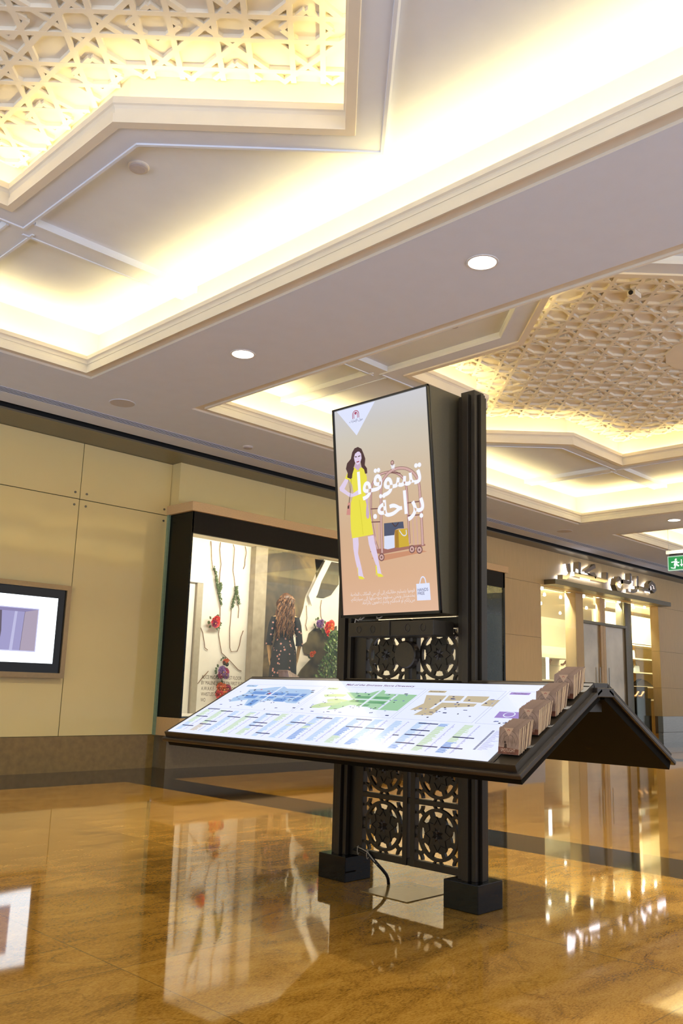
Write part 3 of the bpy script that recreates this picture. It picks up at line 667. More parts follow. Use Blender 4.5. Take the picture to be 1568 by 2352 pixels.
for k in range(150):
    a = g3.uniform(-PI-.25, .25); rx, ry = .10*g3.uniform(.85, 1.12), .115*g3.uniform(.85, 1.15); pts = []
    ph = g3.uniform(0, 6); L_ = g3.uniform(.42, .66); n = 12
    for i in range(n+1):
        t_ = i/n; sp_ = 1+.28*min(1, t_*1.6)+.05*math.sin(t_*14+ph)
        z = 1.74-.10*0-t_*L_; top = min(1, .35+t_*5)
        pts.append(MO+Vector(ml(math.cos(a)*rx*sp_*top+.012*math.sin(t_*22+ph), -.01+math.sin(a)*ry*(.9+.35*t_)*top+.012*math.cos(t_*22+ph), z)))
    mb.tube(pts, .011, 5, mi=g3.choice((0, 0, 1, 2)), taper=.35)
mb.build('hair', [mat('hair_brown', (.085, .035, .016), .42, var=.3, scale=60), mat('hair_chestnut', (.20, .085, .035), .38, var=.3), mat('hair_gold_brown', (.34, .16, .07), .38, var=.3)], mo, smooth=True)

# right bay of the window: dark board with pale swooshes and a rock
r = thing('abstract_backdrop', 'dark brown backdrop with sweeping pale grey lines right of the kiosk column', 'backdrop', (12.5, 9.28, .6))
MB().box(12.34, 12.93, 9.24, 9.28, .60, 2.32).build('board', mat('brown_print', (.10, .072, .04), .4, var=.2, scale=8), r)
mb = MB()
def swoosh(z0, dz, w, mi):
    p = [(12.35+.65*t_, z0+dz*(t_**1.5)+.03*math.sin(t_*5)) for t_ in [k/14 for k in range(15)]]
    mb.prism(p+[(x, z-w) for x, z in reversed(p)], XZ, 9.225, 9.24, mi)
for z0, dz, w, mi in ((2.08, .30, .10, 1), (1.98, .30, .03, 0), (1.66, .33, .11, 1), (1.60, .36, .025, 0), (1.47, .34, .09, 1), (1.40, .36, .085, 0), (1.02, .2, .05, 1)): swoosh(z0, dz, w, mi)
mb.build('pale_line', [mat('pale_grey_line', (.40, .39, .35), .4), mat('mid_grey_line', (.17, .145, .115), .4)], r)
g4 = random.Random(9); bm = bmesh.new(); bmesh.ops.create_icosphere(bm, subdivisions=2, radius=1)
for v in bm.verts: v.co = Vector((v.co.x*.17, v.co.y*.10, v.co.z*.17))*g4.uniform(.82, 1.15)
mb = MB(); mb.raw([v.co+Vector((12.78, 9.08, 1.30)) for v in bm.verts], [tuple(v.index for v in f.verts) for f in bm.faces]); bm.free()
tag(mb.build('pale_rock', mat('pale_grey_rock', (.30, .31, .27), .5, var=.3, scale=20), off=(12.78, 9.08, 1.30)), 'pale grey faceted rock in the narrow window right of the kiosk', 'rock')

# ------------------------------------------------------------ right shop front
YS = 8.95
mb = MB()
def wbox(x0, x1, z0, z1): mb.box(x0, x1, YS, YS+.2, z0, z1)
zj = [.585, 1.225, 2.055, 3.08, 3.77]
for z0, z1 in zip(zj[:-1], zj[1:]):
    if z0 < 3: wbox(12.98, 14.565, z0+.0025, z1-.0025); wbox(19.65, 21.9, z0+.0025, z1-.0025); wbox(21.908, 24.3, z0+.0025, z1-.0025); wbox(24.308, 27, z0+.0025, z1-.0025)
    else: wbox(9.5, 17, z0+.0025, z1); wbox(17.004, 22, z0+.0025, z1); wbox(22.004, 27, z0+.0025, z1)
struct(mb.build('wall_right', M['trav']), 'beige travertine wall around the right shop front')
struct(MB().box(13, 14.555, YS+.01, YS+.19, .2, 3.7).box(19.664, 27, YS+.01, YS+.19, .2, 3.7).box(9.6, 27, YS+.01, YS+.19, 3.085, 3.7).build('wall_right', M['joint']), 'dark joints of the travertine wall')
struct(MB().box(19.62, 27, YS-.02, YS+.1, .235, .585).box(12.98, 14.59, YS-.02, YS+.1, 0, .585).box(19.62, 27, YS-.012, YS+.1, 0, .228).build('baseboard_right', M['steel']), 'brushed steel skirting of the travertine wall')
tag(MB().box(14.69, 19.80, 8.70, YS, 3.085, 3.18).build('entrance_canopy', M['bronze'], bevel=.004), 'long flat metal canopy bar over the right shop entrance', 'canopy')
# shop room
mb = MB(); mb.box(13.0, 25.5, 12.9, 13.0, 0, 3.3); mb.box(25.4, 25.5, 9.2, 12.9, 0, 3.3); mb.box(13.0, 13.06, 9.15, 12.9, 0, 3.3)
struct(mb.build('wall_shop', mat('shop_cream_wall', (.72, .62, .40), .6, var=.02)), 'cream back wall inside the right shop')
struct(MB().box(13.0, 25.5, YS+.202, 13.0, 3.10, 3.2).build('ceiling', mat('shop_glossy_ceiling', (.34, .255, .15), .08, var=.08, spec=.9)), 'glossy tan ceiling inside the right shop')
mb = MB(); mb.box(16.23, 16.53, 9.15, 9.40, 0, 3.09)
tag(mb.build('stone_pier', M['trav']), 'beige stone pier between the glass bays of the right shop', 'pillar')
tag(MB().box(18.54, 18.84, 9.22, 9.45, 0, 3.09).build('dark_pier', mat('olive_dark_pier', (.13, .11, .06), .2)), 'dark olive pier between the door and the shelf bay', 'pillar')
r = thing('door_1', 'tall frosted double glass door of the right shop with stone centre post', 'door', (17.4, 9.3, 0)); r['kind'] = 'structure'
fro = mat('frosted_grey_glass', (.62, .53, .40), .22, var=.25, scale=1.2, metal=.5)
MB().box(16.53, 17.39, 9.26, 9.29, 0, 2.50).build('door_leaf', fro, r); MB().box(17.61, 18.54, 9.26, 9.29, 0, 2.50).build('door_leaf', fro, r)
MB().box(17.39, 17.495, 9.22, 9.32, 0, 3.09).box(17.505, 17.61, 9.22, 9.32, 0, 3.09).build('centre_post', mat('lit_stone_post', (.66, .48, .27), .4), r)
MB().box(16.53, 18.54, 9.18, 9.34, 2.50, 2.555).build('transom', M['bronze'], r)
MB().box(16.53, 18.54, 9.25, 9.27, 2.56, 3.09).build('transom_pane', M['glass'], r)
for x in (17.30, 17.70): MB().tube([(x, 9.21, .9), (x, 9.21, 1.6)], .012, 8).build('door_handle', M['steel'], r)
r = thing('window_2', 'tall clear glass panes of the right shop front', 'glazing', (14.6, 9.15, 0)); r['kind'] = 'structure'
for x0, x1 in ((14.58, 15.86), (15.87, 16.23), (18.84, 19.65)): MB().box(x0, x1, 9.15, 9.162, 0, 3.09).build('pane', M['glass'], r)
M['white_shelf'] = mat('lit_cream_shelf', (.80, .72, .50), .5)
# shelf bay on the right
r = thing('display_shelving', 'cream wall shelves with handbags at the right of the shop', 'shelves', (20.3, 10.3, 0))
for z in (.95, 1.26, 1.60, 1.93, 2.26): MB().box(19.3, 22.6, 9.85, 10.35, z-.03, z).build('shelf', M['white_shelf'], r)
MB().box(19.2, 22.7, 10.35, 10.40, 0, 3.05).build('back_panel', mat('shelf_back_cream', (.62, .54, .34), .5), r)
MB().box(19.25, 22.6, 9.86, 10.34, 2.28, 2.30).build('light_shelf', M['white_shelf'], r)
area('shelf_lamp', (20.9, 9.7, 3.0), 3, .1, 16, (1, .88, .6), (math.radians(50), 0, 0))
def handbag(x, y, z, w, h, m_, lab):
    r = thing('handbag', lab, 'handbag', (x, y, z))
    MB().prism([(-w/2, 0), (w/2, 0), (w*.42, h), (-w*.42, h)], lambda p, q: (x+p[0], y+q, z+p[1]), -.05, .05).build('body', m_, r, bevel=.015)
    MB().tube([(x+w*.3*math.cos(a), y, z+h*.95+h*.45*math.sin(a)) for a in [PI*k/10 for k in range(11)]], .006, 6).build('handle', m_, r)
bl = mat('pale_blue_leather', (.34, .40, .42), .4); bk = mat('black_patterned_leather', (.02, .02, .018), .35, var=.5, scale=20)
handbag(20.32, 9.98, 1.93, .22, .2, bl, 'small pale blue handbag on the upper shelf of the right shop')
handbag(20.50, 9.98, 1.60, .3, .16, bl, 'pale blue handbag on the middle shelf of the right shop')
r = thing('clutch_bag', 'long black patterned bag lying on the lowest visible shop shelf', 'bag', (20.9, 9.98, 1.26))
MB().prism([(-.42, 0), (.42, 0), (.42, .03), (.1, .14), (-.2, .18), (-.4, .1)], lambda p, q: (20.9+p[0], 9.98+q, 1.26+p[1]), -.06, .06).build('body', bk, r, bevel=.012)
r = thing('display_plinth', 'tall black display block in the right shop window', 'display block', (19.5, 9.5, 0)); MB().box(18.95, 20.0, 9.45, 9.72, 0, 1.24).build('block', M['frame_dark'], r)
r = thing('display_plinth', 'low black display block with golden shoes in the right shop window', 'display block', (19.5, 9.3, 0)); MB().box(18.9, 19.62, 9.2, 9.43, 0, .98).build('block', mat('black_block', (.016, .014, .008), .25), r)
gold = mat('golden_shoe_leather', (.62, .34, .14), .25, .5)
def shoe(x, y, z, lab, s_=1.):
    r = thing('display_shoe', lab, 'shoe', (x, y, z))
    pr = [(-.12, 0, .03), (-.05, 0, .045), (.03, .03, .03), (.09, .075, .035), (.12, .10, .04)]
    MB().loft([[(x+(px+0)*s_, y+math.cos(a)*w*s_, z+(pz+.03+math.sin(a)*.028)*s_) for a in [2*PI*k/12 for k in range(12)]] for px, pz, w in pr]).build('upper', gold, r, smooth=True)
    MB().tube([(x+.11*s_, y, z), (x+.105*s_, y, z+.11*s_)], .008*s_, 6).build('heel', gold, r)
shoe(19.10, 9.31, .98, 'golden high heeled shoe on the low black block, left one'); shoe(19.36, 9.31, .98, 'golden high heeled shoe on the low black block, right one'); shoe(19.3, 9.58, 1.24, 'golden shoe on top of the tall black block')
# left display case
r = thing('display_case', 'lit cream display case with niches behind the left shop glass', 'display case', (15.5, 9.9, 0))
cc = M['white_shelf']; MB().box(14.6, 17.3, 9.8, 10.2, 1.76, 1.83).build('case_top', cc, r); MB().box(14.6, 17.3, 9.8, 10.2, 1.28, 1.31).build('shelf', cc, r); MB().box(14.6, 17.3, 10.18, 10.22, .2, 1.8).build('case_back', mat('case_back_cream', (.60, .52, .34), .5), r)
MB().box(16.2, 16.26, 9.82, 9.86, 1.31, 1.76).build('light_strip', glow('case_light', (1, .98, .92), 5), r)
mb = MB(); mb.box(17.6, 24.0, 12.3, 12.8, 0, 2.25)
tag(mb.build('stock_cabinet', mat('tan_cabinet', (.72, .62, .42), .5)), 'tall tan cabinet at the back of the right shop', 'cabinet')
shoe(16.45, 9.95, 1.62, 'pair half of strappy shoe in the display case, left', .8); shoe(17.08, 9.95, 1.62, 'strappy shoe in the display case beside the stone pier', .8)
MB_ = MB().box(16.3, 17.25, 9.88, 10.02, 1.60, 1.612); tag(MB_.build('glass_shelf', M['glass']), 'clear glass shelf inside the lit display case', 'shelf')
# shop spotlights
sp = glow('spot_glow', (1, .93, .80), 22.)
SPL = [(18.1, 9.6), (18.6, 9.75), (18.9, 9.55), (19.35, 9.75), (19.75, 9.6), (17.25, 9.7), (15.4, 9.9), (15.32, 9.38), (16.34, 9.95), (16.94, 9.91), (16.37, 9.38), (17.62, 9.93), (17.01, 9.39), (17.54, 9.34), (18.35, 9.26), (19.0, 9.26), (19.8, 9.35), (20.65, 11.1), (21.5, 11.0), (19.25, 10.1), (23.28, 11.04), (19.87, 9.93), (19.35, 10.62), (22.35, 11.07), (17.9, 11.0), (21.0, 10.5), (18.4, 10.4), (20.3, 11.9), (22.9, 11.7)]
first = None
for x, y in SPL:
    if first is None:
        r = thing('shop_spotlight', 'tiny bright round spotlight in the glossy shop ceiling', 'spotlight', (x, y, 3.10), 'tiny bright spotlights in the glossy ceiling of the right shop'); first = r
        MB().lathe((x, y, 3.10), [(.030, -.004), (.028, -.020), (.016, -.032), (.001, -.035)], 14).build('lens', sp, r); MB().lathe((x, y, 3.10), [(.036, 0), (.05, -.002), (.048, -.005), (.034, -.005)], 14).build('bezel_ring', M['steel'], r)
    else:
        c = copy_tree(first); c.location = (x, y, 3.10)

# ------------------------------------------------------------ sign letters (halo lit, Arabic)
r = thing('shop_sign', 'chrome Arabic letters with white halo light above the right shop entrance', 'sign', (17, YS-.05, 3.3))
chrome = mat('polished_chrome', (.62, .60, .58), .08, 1.0, var=.02); halo = glow('halo_white', (.86, .86, 1.0), 7.0)
def tri_ext(pts, w):          # polyline with width in x,z plane
    L_, R_ = [], []
    for i, p in enumerate(pts):
        a = pts[max(i-1, 0)]; c = pts[min(i+1, len(pts)-1)]; d = Vector((c[0]-a[0], c[1]-a[1])).normalized(); n_ = Vector((-d.y, d.x))
        L_.append((p[0]+n_.x*w/2, p[1]+n_.y*w/2)); R_.append((p[0]-n_.x*w/2, p[1]-n_.y*w/2))
    return L_, R_
def letter(strokes, w=.085):
    k = MB(); h = MB()
    for pts in strokes:
        for mbx, ww, y0_, y1_ in ((k, w, YS-.17, YS-.05), (h, w*.72, YS-.049, YS-.04)):
            L_, R_ = tri_ext(pts, ww)
            for i in range(len(pts)-1):
                q = [L_[i], L_[i+1], R_[i+1], R_[i]]; mbx.prism(q, XZ, y0_, y1_)
    k.build('letter', chrome, r); h.build('halo_light', halo, r)
letter([[(15.36, 3.56), (15.38, 3.42), (15.34, 3.33), (15.24, 3.27), (15.10, 3.27)]])
letter([[(15.78, 3.64), (15.76, 3.40)]], .1)
letter([[(16.42, 3.64), (15.98, 3.46), (16.36, 3.46), (16.44, 3.40)], [(15.55, 3.375), (16.0, 3.375), (16.80, 3.375), (16.90, 3.40), (16.92, 3.56)]])
letter([[(17.46, 3.50), (17.34, 3.44), (17.30, 3.34), (17.36, 3.26), (17.50, 3.245), (17.58, 3.33), (17.58, 3.45), (17.50, 3.50), (17.52, 3.42), (17.62, 3.45), (17.90, 3.45), (17.98, 3.48), (17.99, 3.66)]])
letter([[(18.32, 3.64), (18.30, 3.40), (18.24, 3.32), (18.10, 3.285), (17.96, 3.285)], [(18.30, 3.38), (18.9, 3.38)]])
letter([[(18.88, 3.38), (18.90, 3.50), (19.02, 3.57), (19.16, 3.52), (19.20, 3.42), (19.12, 3.38), (19.02, 3.42), (19.04, 3.50)]])
for x in (15.4, 16.2, 17.6, 18.4, 19.1): area('sign_lamp', (x, YS-.045, 3.42), .4, .25, 2.2, (.86, .86, 1.), (-PI/2, 0, 0))

# ------------------------------------------------------------ exit sign
r = thing('exit_sign', 'green and white emergency exit sign hanging at the right edge', 'sign', (14.17, 5.9, 3.1))
y0, y1 = 5.62, 6.245; ex = 14.17
MB().box(ex-.02, ex+.02, y0, y1+.02, 3.375, 3.43).build('light_bar', mat('cream_light_bar', (.7, .62, .45), .4, emit=(1, .9, .6), es=.35), r)
MB().box(ex-.006, ex+.006, y0, y1-.03, 3.335, 3.375).build('bar_gap', M['black'], r)
pn = MB().box(ex-.012, ex+.012, y0, y1, 3.09, 3.335).build('sign_board', D('sign_rim', (200, 235, 205), .8), r)
gm = MB(); X_ = ex-.0125
Q = lambda y, z: (X_, y, z)
gm.poly([Q(y1-.015, 3.105), Q(y0+.3, 3.105), Q(y0+.3, 3.32), Q(y1-.015, 3.32)], 0)
X_ = ex-.0135
yb = y1-.15
for pl in ([(0, .0), (.03, .0), (.045, .06), (.02, .065)], [(.0, .05), (.05, .06), (.07, .13), (.02, .135)], [(.04, .10), (.10, .115), (.10, .095), (.05, .08)], [(-.04, .12), (.03, .13), (.03, .11), (-.035, .10)], [(.03, .065), (.08, .03), (.10, .05), (.05, .085)],
           [(.02, .15), (.035, .17), (.055, .17), (.06, .15), (.045, .135), (.025, .138)], [(.0, .0), (.0, .018), (-.05, .03), (-.05, .012)]):
    gm.poly([Q(yb-p[0]+.05, 3.12+p[1]) for p in pl], 1)
ya = y1-.235
for pl in ([(-.008, .08), (.008, .08), (.008, .17), (-.008, .17)], [(-.03, .09), (.03, .09), (0, .045)]): gm.poly([Q(ya-p[0], 3.10+p[1]) for p in pl], 1)
gm.poly([Q(ya-.05, 3.13), Q(ya-.12, 3.13), Q(ya-.12, 3.30), Q(ya-.05, 3.30)], 1)
gm.build('pictogram', [D('exit_green', (20, 150, 70), 1.), D('exit_white', (235, 250, 238), 1.1)], r)
for y in (y1-.02, y0+.05): MB().tube([(ex, y, 3.43), (ex, y, ZC)], .003, 5).build('hanging_wire', M['white_plastic'], r)

# ------------------------------------------------------------ directory kiosk
K = thing('directory_kiosk', 'dark bronze directory kiosk with two stepped columns, lattice panels and sloping lit map boards', 'kiosk', (3.605, 3.035, 0))
CXK = 3.605
for cy in (2.61, 3.46):
    MB().box(CXK-.10, CXK+.10, cy-.10, cy+.10, 0, .127).build('base_block', M['granite'], K, bevel=.003)
    mb = MB()
    zt = 2.535
    mb.box(CXK-.043, CXK+.043, cy-.043, cy+.043, .127, zt+.022)
    for dx, dy in ((1, 0), (-1, 0), (0, 1), (0, -1)):
        x0, x1 = (CXK-.018, CXK+.018) if dx == 0 else sorted((CXK+dx*.04, CXK+dx*.068)); y0, y1 = (cy-.018, cy+.018) if dy == 0 else sorted((cy+dy*.04, cy+dy*.068))
        mb.box(x0, x1, y0, y1, .127, zt)
    for sx in (-1, 1):
        for sy in (-1, 1): mb.box(*sorted((CXK+sx*.028, CXK+sx*.052)), *sorted((cy+sy*.028, cy+sy*.052)), .127, zt-.004)
    mb.build('column', M['kiosk'], K, bevel=.0015)
# lattice panel frame
ya, yb = 2.665, 3.405
rows = [.300, .595, .890, 1.186]; cols = [2.8165, 3.1785]; tw, th = .140, .135
mb = MB(); px0, px1 = 3.585, 3.62
zb, ztp = .131, 1.375
mb.box(px0, px1, ya, cols[0]-tw, zb, ztp); mb.box(px0, px1, cols[1]+tw, yb, zb, ztp)
mb.box(px0, px1, cols[0]+tw, cols[0]+tw+.03, zb, ztp); mb.box(px0, px1, cols[1]-tw-.03, cols[1]-tw, zb, ztp)
zz = [zb]+[z for c in rows for z in (c-th, c+th)]+[ztp]
for i in range(0, len(zz), 2):
    mb.box(px0+.001, px1-.001, ya, 2.9865, zz[i], zz[i+1]); mb.box(px0+.001, px1-.001, 3.0085, yb, zz[i], zz[i+1])
mb.box(px0+.006, px1-.006, 2.9865, 3.0085, 0.131, .165); mb.box(px0+.006, px1-.006, 2.9865, 3.0085, .43, .46)
mb.build('panel_frame', M['kiosk'], K, bevel=.0012)
# rosette tile
tile = None
YZ = lambda cy, cz: (lambda p, q: (q, cy+p[0], cz+p[1]))
for cz in rows:
    for cy in cols:
        if tile is None:
            T0 = MB(); fn = YZ(cy, cz); xa, xb = 3.592, 3.610
            T0.prism([(math.cos(a)*r_, math.sin(a)*r_) for a, r_ in [(2*PI*k/64+PI/8, .078+.013*abs(math.cos(4*(2*PI*k/64)))) for k in range(64)]], fn, xa, xb)
            def ann(r0_, r1_, c=(0, 0), a0=0, a1=2*PI, n=40, xx=(xa, xb)):
                for k in range(n):
                    a, b_ = a0+(a1-a0)*k/n, a0+(a1-a0)*(k+1)/n
                    q = [(c[0]+math.cos(t)*r_, c[1]+math.sin(t)*r_) for t, r_ in ((a, r0_), (b_, r0_), (b_, r1_), (a, r1_))]
                    if all(abs(u) < tw+.004 and abs(v) < th+.004 for u, v in q): T0.prism(q, fn, *xx)
            ann(.110, .126)
            for k in range(8):
                a = PI/8+k*PI/4; u = Vector((math.cos(a), math.sin(a))); n_ = Vector((-u.y, u.x))*.011
                T0.prism([tuple(u*.080+n_), tuple(u*.122+n_), tuple(u*.122-n_), tuple(u*.080-n_)], fn, xa+.0004, xb-.0004)
            for sx in (-1, 1):
                for sy in (-1, 1):
                    ann(.030, .042, (sx*(tw-.006), sy*(th-.006)), n=24)
                    T0.prism([(sx*.078, sy*.082), (sx*.088, sy*.073), (sx*.118, sy*.105), (sx*.108, sy*.114)], fn, xa+.0006, xb-.0006)
            for s_ in (-1, 1):
                for t_ in (-1, 1):
                    T0.prism([(s_*.118, t_*.004), (s_*.118, t_*.014), (s_*.14, t_*.030), (s_*.14, t_*.018)], fn, xa+.0008, xb-.0008)
                    T0.prism([(t_*.004, s_*.116), (t_*.014, s_*.116), (t_*.030, s_*.135), (t_*.018, s_*.135)], fn, xa+.0008, xb-.0008)
            # raised star outline and centre flower
            for k in range(8):
                a = k*PI/4+PI/8*0; pk = [(math.cos(a-PI/8)*.052, math.sin(a-PI/8)*.052), (math.cos(a)*.078, math.sin(a)*.078), (math.cos(a+PI/8)*.052, math.sin(a+PI/8)*.052)]
                for i in range(2): T0.bar((xa-.002, cy+pk[i][0], cz+pk[i][1]), (xa-.002, cy+pk[i+1][0], cz+pk[i+1][1]), .004, .006, up=(1, 0, 0))
            T = T0.build('lattice_tile', M['kiosk'], K); fl = MB()
            for k in range(8):
                a = k*PI/4+PI/8; u, v = Vector((0, math.cos(a), math.sin(a))), Vector((0, -math.sin(a), math.cos(a))); c = Vector((xa, cy, cz))
                fl.raw([c, c+u*.02+v*.008+Vector((-.001, 0, 0)), c+u*.038+Vector((-.001, 0, 0)), c+u*.02-v*.008+Vector((-.001, 0, 0)), c+u*.02+Vector((-.008, 0, 0))], [(0, 1, 4), (1, 2, 4), (2, 3, 4), (3, 0, 4)])
            fl.lathe((xa, cy, cz), [(.006, 0), (.005, -.006), (.001, -.008)], 10, 'x')
            F = fl.build('raised_flower', M['kiosk_rim'], T); tile = (T, cy, cz)
        else:
            c = copy_tree(tile[0], K); c.location = (0, cy-tile[1], cz-tile[2])
MB().lathe((3.545, 2.9975, 1.184), [(.001, -.012), (.066, -.012), (.072, -.006), (.072, .03), (.03, .04)], 40, 'x').build('round_boss', M['kiosk_rim'], K, smooth=False)
mb = MB(); mb.box(3.395, 3.56, 2.99, 3.277, 1.274, 1.347); mb.box(3.393, 3.56, 2.694, 2.985, 1.272, 1.346); mb.box(3.385, 3.56, 2.975, 3.03, 1.271, 1.349)
mb.build('sensor_bar', M['kiosk'], K, bevel=.003)
for cyy, fx_ in ((2.76, 3.393), (2.86, 3.393), (3.10, 3.395), (3.20, 3.395)):
    mb = MB(); q_ = [(fx_-.0012, cyy+.015*math.cos(a), 1.31+.019*math.sin(a)) for a in [2*PI*k/24 for k in range(25)]]; mb.tube(q_, .0022, 6)
    mb.build('embossed_ring', M['kiosk_rim'], K)
# boards
SL = Vector((-.625, 0, -.324)).normalized(); NO = Vector((-SL.z*-1, 0, 0)); NO = Vector((SL.z, 0, -SL.x)).normalized()  # outward normal of the front slope
if NO.z < 0: NO = -NO
def BF(y, s, lift=0.): p = Vector((3.555, y, 1.055))+SL*s+NO*lift; return (p.x, p.y, p.z)
def BK(y, s, lift=0.): p = Vector(BF(y, s, lift)); return (2*3.62-p.x, p.y, p.z)
YR, YL = 1.925, 4.255
def board(BP, name, front):
    mb = MB()
    def sl_(s0, s1, y0, y1, l0, l1): mb.raw([BP(y, s, l) for y in (y0, y1) for s in (s0, s1) for l in (l0, l1)], [(0, 1, 3, 2), (4, 6, 7, 5), (0, 4, 5, 1), (2, 3, 7, 6), (0, 2, 6, 4), (1, 5, 7, 3)])
    sl_(.0, .704, YR, YL, -.030, -.003)
    for (a, b_, c, d) in ((.0, .030, YR, YL), (.694, .704, YR, YL), (.03, .694, YL-.02, YL), (.03, .694, YR, YR+.006), (.03, .694, 2.03, 2.045)): sl_(a, b_, c, d, -.003, .0)
    e = mb.build(name, M['kiosk'], K, bevel=.001)
    mb = MB(); sl_(-.02, .722, YR-.022, YL+.022, -.052, -.030)
    mb.build('board_rim', M['kiosk_rim'], e, bevel=.006)
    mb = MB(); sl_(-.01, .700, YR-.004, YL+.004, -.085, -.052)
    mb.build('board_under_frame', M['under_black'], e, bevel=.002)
    return e
bf = board(BF, 'front_map_board', True); bb = board(BK, 'back_map_board', False)
mb = MB(); mb.box(3.552, 3.688, YR, YL, 1.02, 1.0575); mb.box(3.545, 3.695, YR-.022, YL+.022, .995, 1.035)
mb.build('ridge_cap', M['kiosk_rim'], K, bevel=.003)
mb = MB(); mb.box(3.565, 3.675, YR+.03, YL-.03, .93, 1.0)
mb.build('ridge_beam', M['kiosk'], K)
# lit map panels
lit = display('map_lightbox_white', srgb(222, 228, 250), 1.12)
for BP, e in ((BF, bf), (BK, bb)):
    MB().raw([BP(y, s, l) for y in (2.06, 4.232) for s in (.033, .692) for l in (-.003, .001)], [(0, 1, 3, 2), (4, 6, 7, 5), (0, 4, 5, 1), (2, 3, 7, 6), (0, 2, 6, 4), (1, 5, 7, 3)]).build('lit_map_panel', lit, e)
# printed map
cols_ = [('navy', (35, 40, 95)), ('blue', (150, 190, 232)), ('midblue', (105, 150, 215)), ('green', (160, 205, 165)), ('dkgreen', (105, 165, 120)), ('tan', (200, 185, 155)), ('purple', (160, 135, 205)),
         ('line', (190, 195, 220)), ('ltgreen', (190, 215, 165)), ('ltblue', (170, 200, 235)), ('lilac', (180, 180, 225)), ('black', (45, 45, 60)), ('red', (190, 60, 60)), ('white', (225, 232, 252)), ('txt', (120, 130, 180))]
MI = {n: i for i, (n, c) in enumerate(cols_)}; MM = [D('map_'+n, c, 1.0) for n, c in cols_]
mp_ = MB(); gm_ = random.Random(11); layer = [0]
def mpoly(pts, col, lift): mp_.poly([BF(y, s, .0012+lift) for y, s in pts], MI[col])
def mrect(y0, y1, s0, s1, col, lift=.0006): mpoly([(y0, s0), (y1, s0), (y1, s1), (y0, s1)], col, lift)
for (y0, y1, s0, s1, c) in ((4.165, 4.07, .112, .135, 'ltblue'), (3.465, 3.385, .118, .138, 'ltgreen'), (2.757, 2.65, .116, .138, 'tan'), (2.285, 2.18, .112, .134, 'purple')): mrect(y0, y1, s0, s1, c)
for (y0, y1) in ((4.20, 3.50), (3.485, 2.79), (2.775, 2.315), (2.30, 2.07)):
    for a in (.103, .408): mrect(y0, y1, a, a+.0025, 'line')
    mrect(y0, y0-.003, .103, .408, 'line'); mrect(y1+.003, y1, .103, .408, 'line')
# ground floor, blue
mpoly([(4.09, .17), (3.97, .15), (3.90, .13), (3.83, .12), (3.78, .145), (3.60, .145), (3.535, .17), (3.545, .31), (3.62, .31), (3.70, .28), (3.82, .30), (3.86, .37), (3.93, .36), (3.97, .29), (4.10, .33), (4.12, .28), (4.07, .22)], 'ltblue', .0004)
for (y0, y1, s0, s1) in ((4.02, 3.90, .19, .225), (3.88, 3.74, .195, .23), (3.72, 3.62, .20, .25), (4.03, 3.93, .24, .275), (3.90, 3.78, .245, .27), (3.75, 3.66, .26, .30), (3.60, 3.56, .20, .29), (3.92, 3.87, .29, .36)): mrect(y0, y1, s0, s1, 'midblue')
mrect(3.85, 3.835, .125, .35, 'white', .0008); mrect(4.05, 3.57, .232, .238, 'white', .0008)
# first floor, green
mpoly([(3.29, .165), (3.12, .165), (3.09, .14), (3.06, .125), (3.03, .14), (3.02, .165), (2.80, .167), (2.80, .335), (2.95, .335), (3.05, .30), (3.15, .30), (3.2, .35), (3.26, .36), (3.27, .30), (3.18, .24)], 'green', .0004)
mpoly([(3.43, .20), (3.34, .185), (3.26, .19), (3.27, .215), (3.40, .225)], 'ltgreen', .0004); mpoly([(3.40, .32), (3.36, .29), (3.24, .27), (3.22, .30), (3.33, .345), (3.4, .35)], 'ltgreen', .0004); mpoly([(3.36, .25), (3.30, .235), (3.20, .25), (3.22, .27), (3.33, .28)], 'ltgreen', .0004)
for (y0, y1, s0, s1) in ((3.18, 3.08, .20, .225), (3.05, 2.95, .20, .225), (3.18, 3.08, .245, .27), (3.05, 2.94, .25, .275), (3.10, 3.02, .285, .31)): mrect(y0, y1, s0, s1, 'dkgreen')
mrect(3.075, 3.06, .13, .33, 'white', .0008); mrect(2.935, 2.92, .17, .33, 'white', .0008); mrect(3.2, 2.92, .232, .239, 'white', .0008)
# second floor, tan
mpoly([(2.745, .165), (2.62, .165), (2.615, .22), (2.63, .31), (2.735, .32), (2.70, .25)], 'tan', .0004); mpoly([(2.608, .163), (2.515, .163), (2.51, .212), (2.60, .218)], 'tan', .0004); mpoly([(2.50, .162), (2.375, .16), (2.37, .195), (2.38, .222), (2.49, .218)], 'tan', .0004)
mpoly([(2.36, .19), (2.30, .19), (2.30, .255), (2.37, .25)], 'tan', .0004); mpoly([(2.60, .235), (2.40, .232), (2.40, .262), (2.57, .285), (2.575, .36), (2.68, .365), (2.66, .31), (2.61, .30)], 'tan', .0004)
# third floor, purple
mpoly([(2.24, .295), (2.085, .293), (2.085, .348), (2.235, .352)], 'purple', .0004)
ring = [(2.175+.03*math.cos(a), .320+.024*math.sin(a)) for a in [2*PI*k/20 for k in range(20)]]; mpoly(ring, 'white', .0008); mpoly([(2.175+(y-2.175)*.8, .32+(s-.32)*.8) for y, s in ring], 'purple', .0012)
# little dark markers and labels on the maps
for (ya_, yb_, sa_, sb_, n) in ((4.15, 3.52, .15, .39, 60), (3.45, 2.82, .15, .39, 50), (2.73, 2.32, .17, .38, 34), (2.26, 2.10, .36, .395, 5)):
    for k in range(n):
        y, s = gm_.uniform(yb_, ya_), gm_.uniform(sa_, sb_); mrect(y, y-gm_.choice((.008, .012, .022)), s, s+gm_.choice((.005, .008)), gm_.choice(('navy', 'black', 'navy', 'txt')), .0014)
mrect(3.875, 3.855, .205, .218, 'red', .0016); mrect(3.99, 3.975, .165, .172, 'red', .0016)
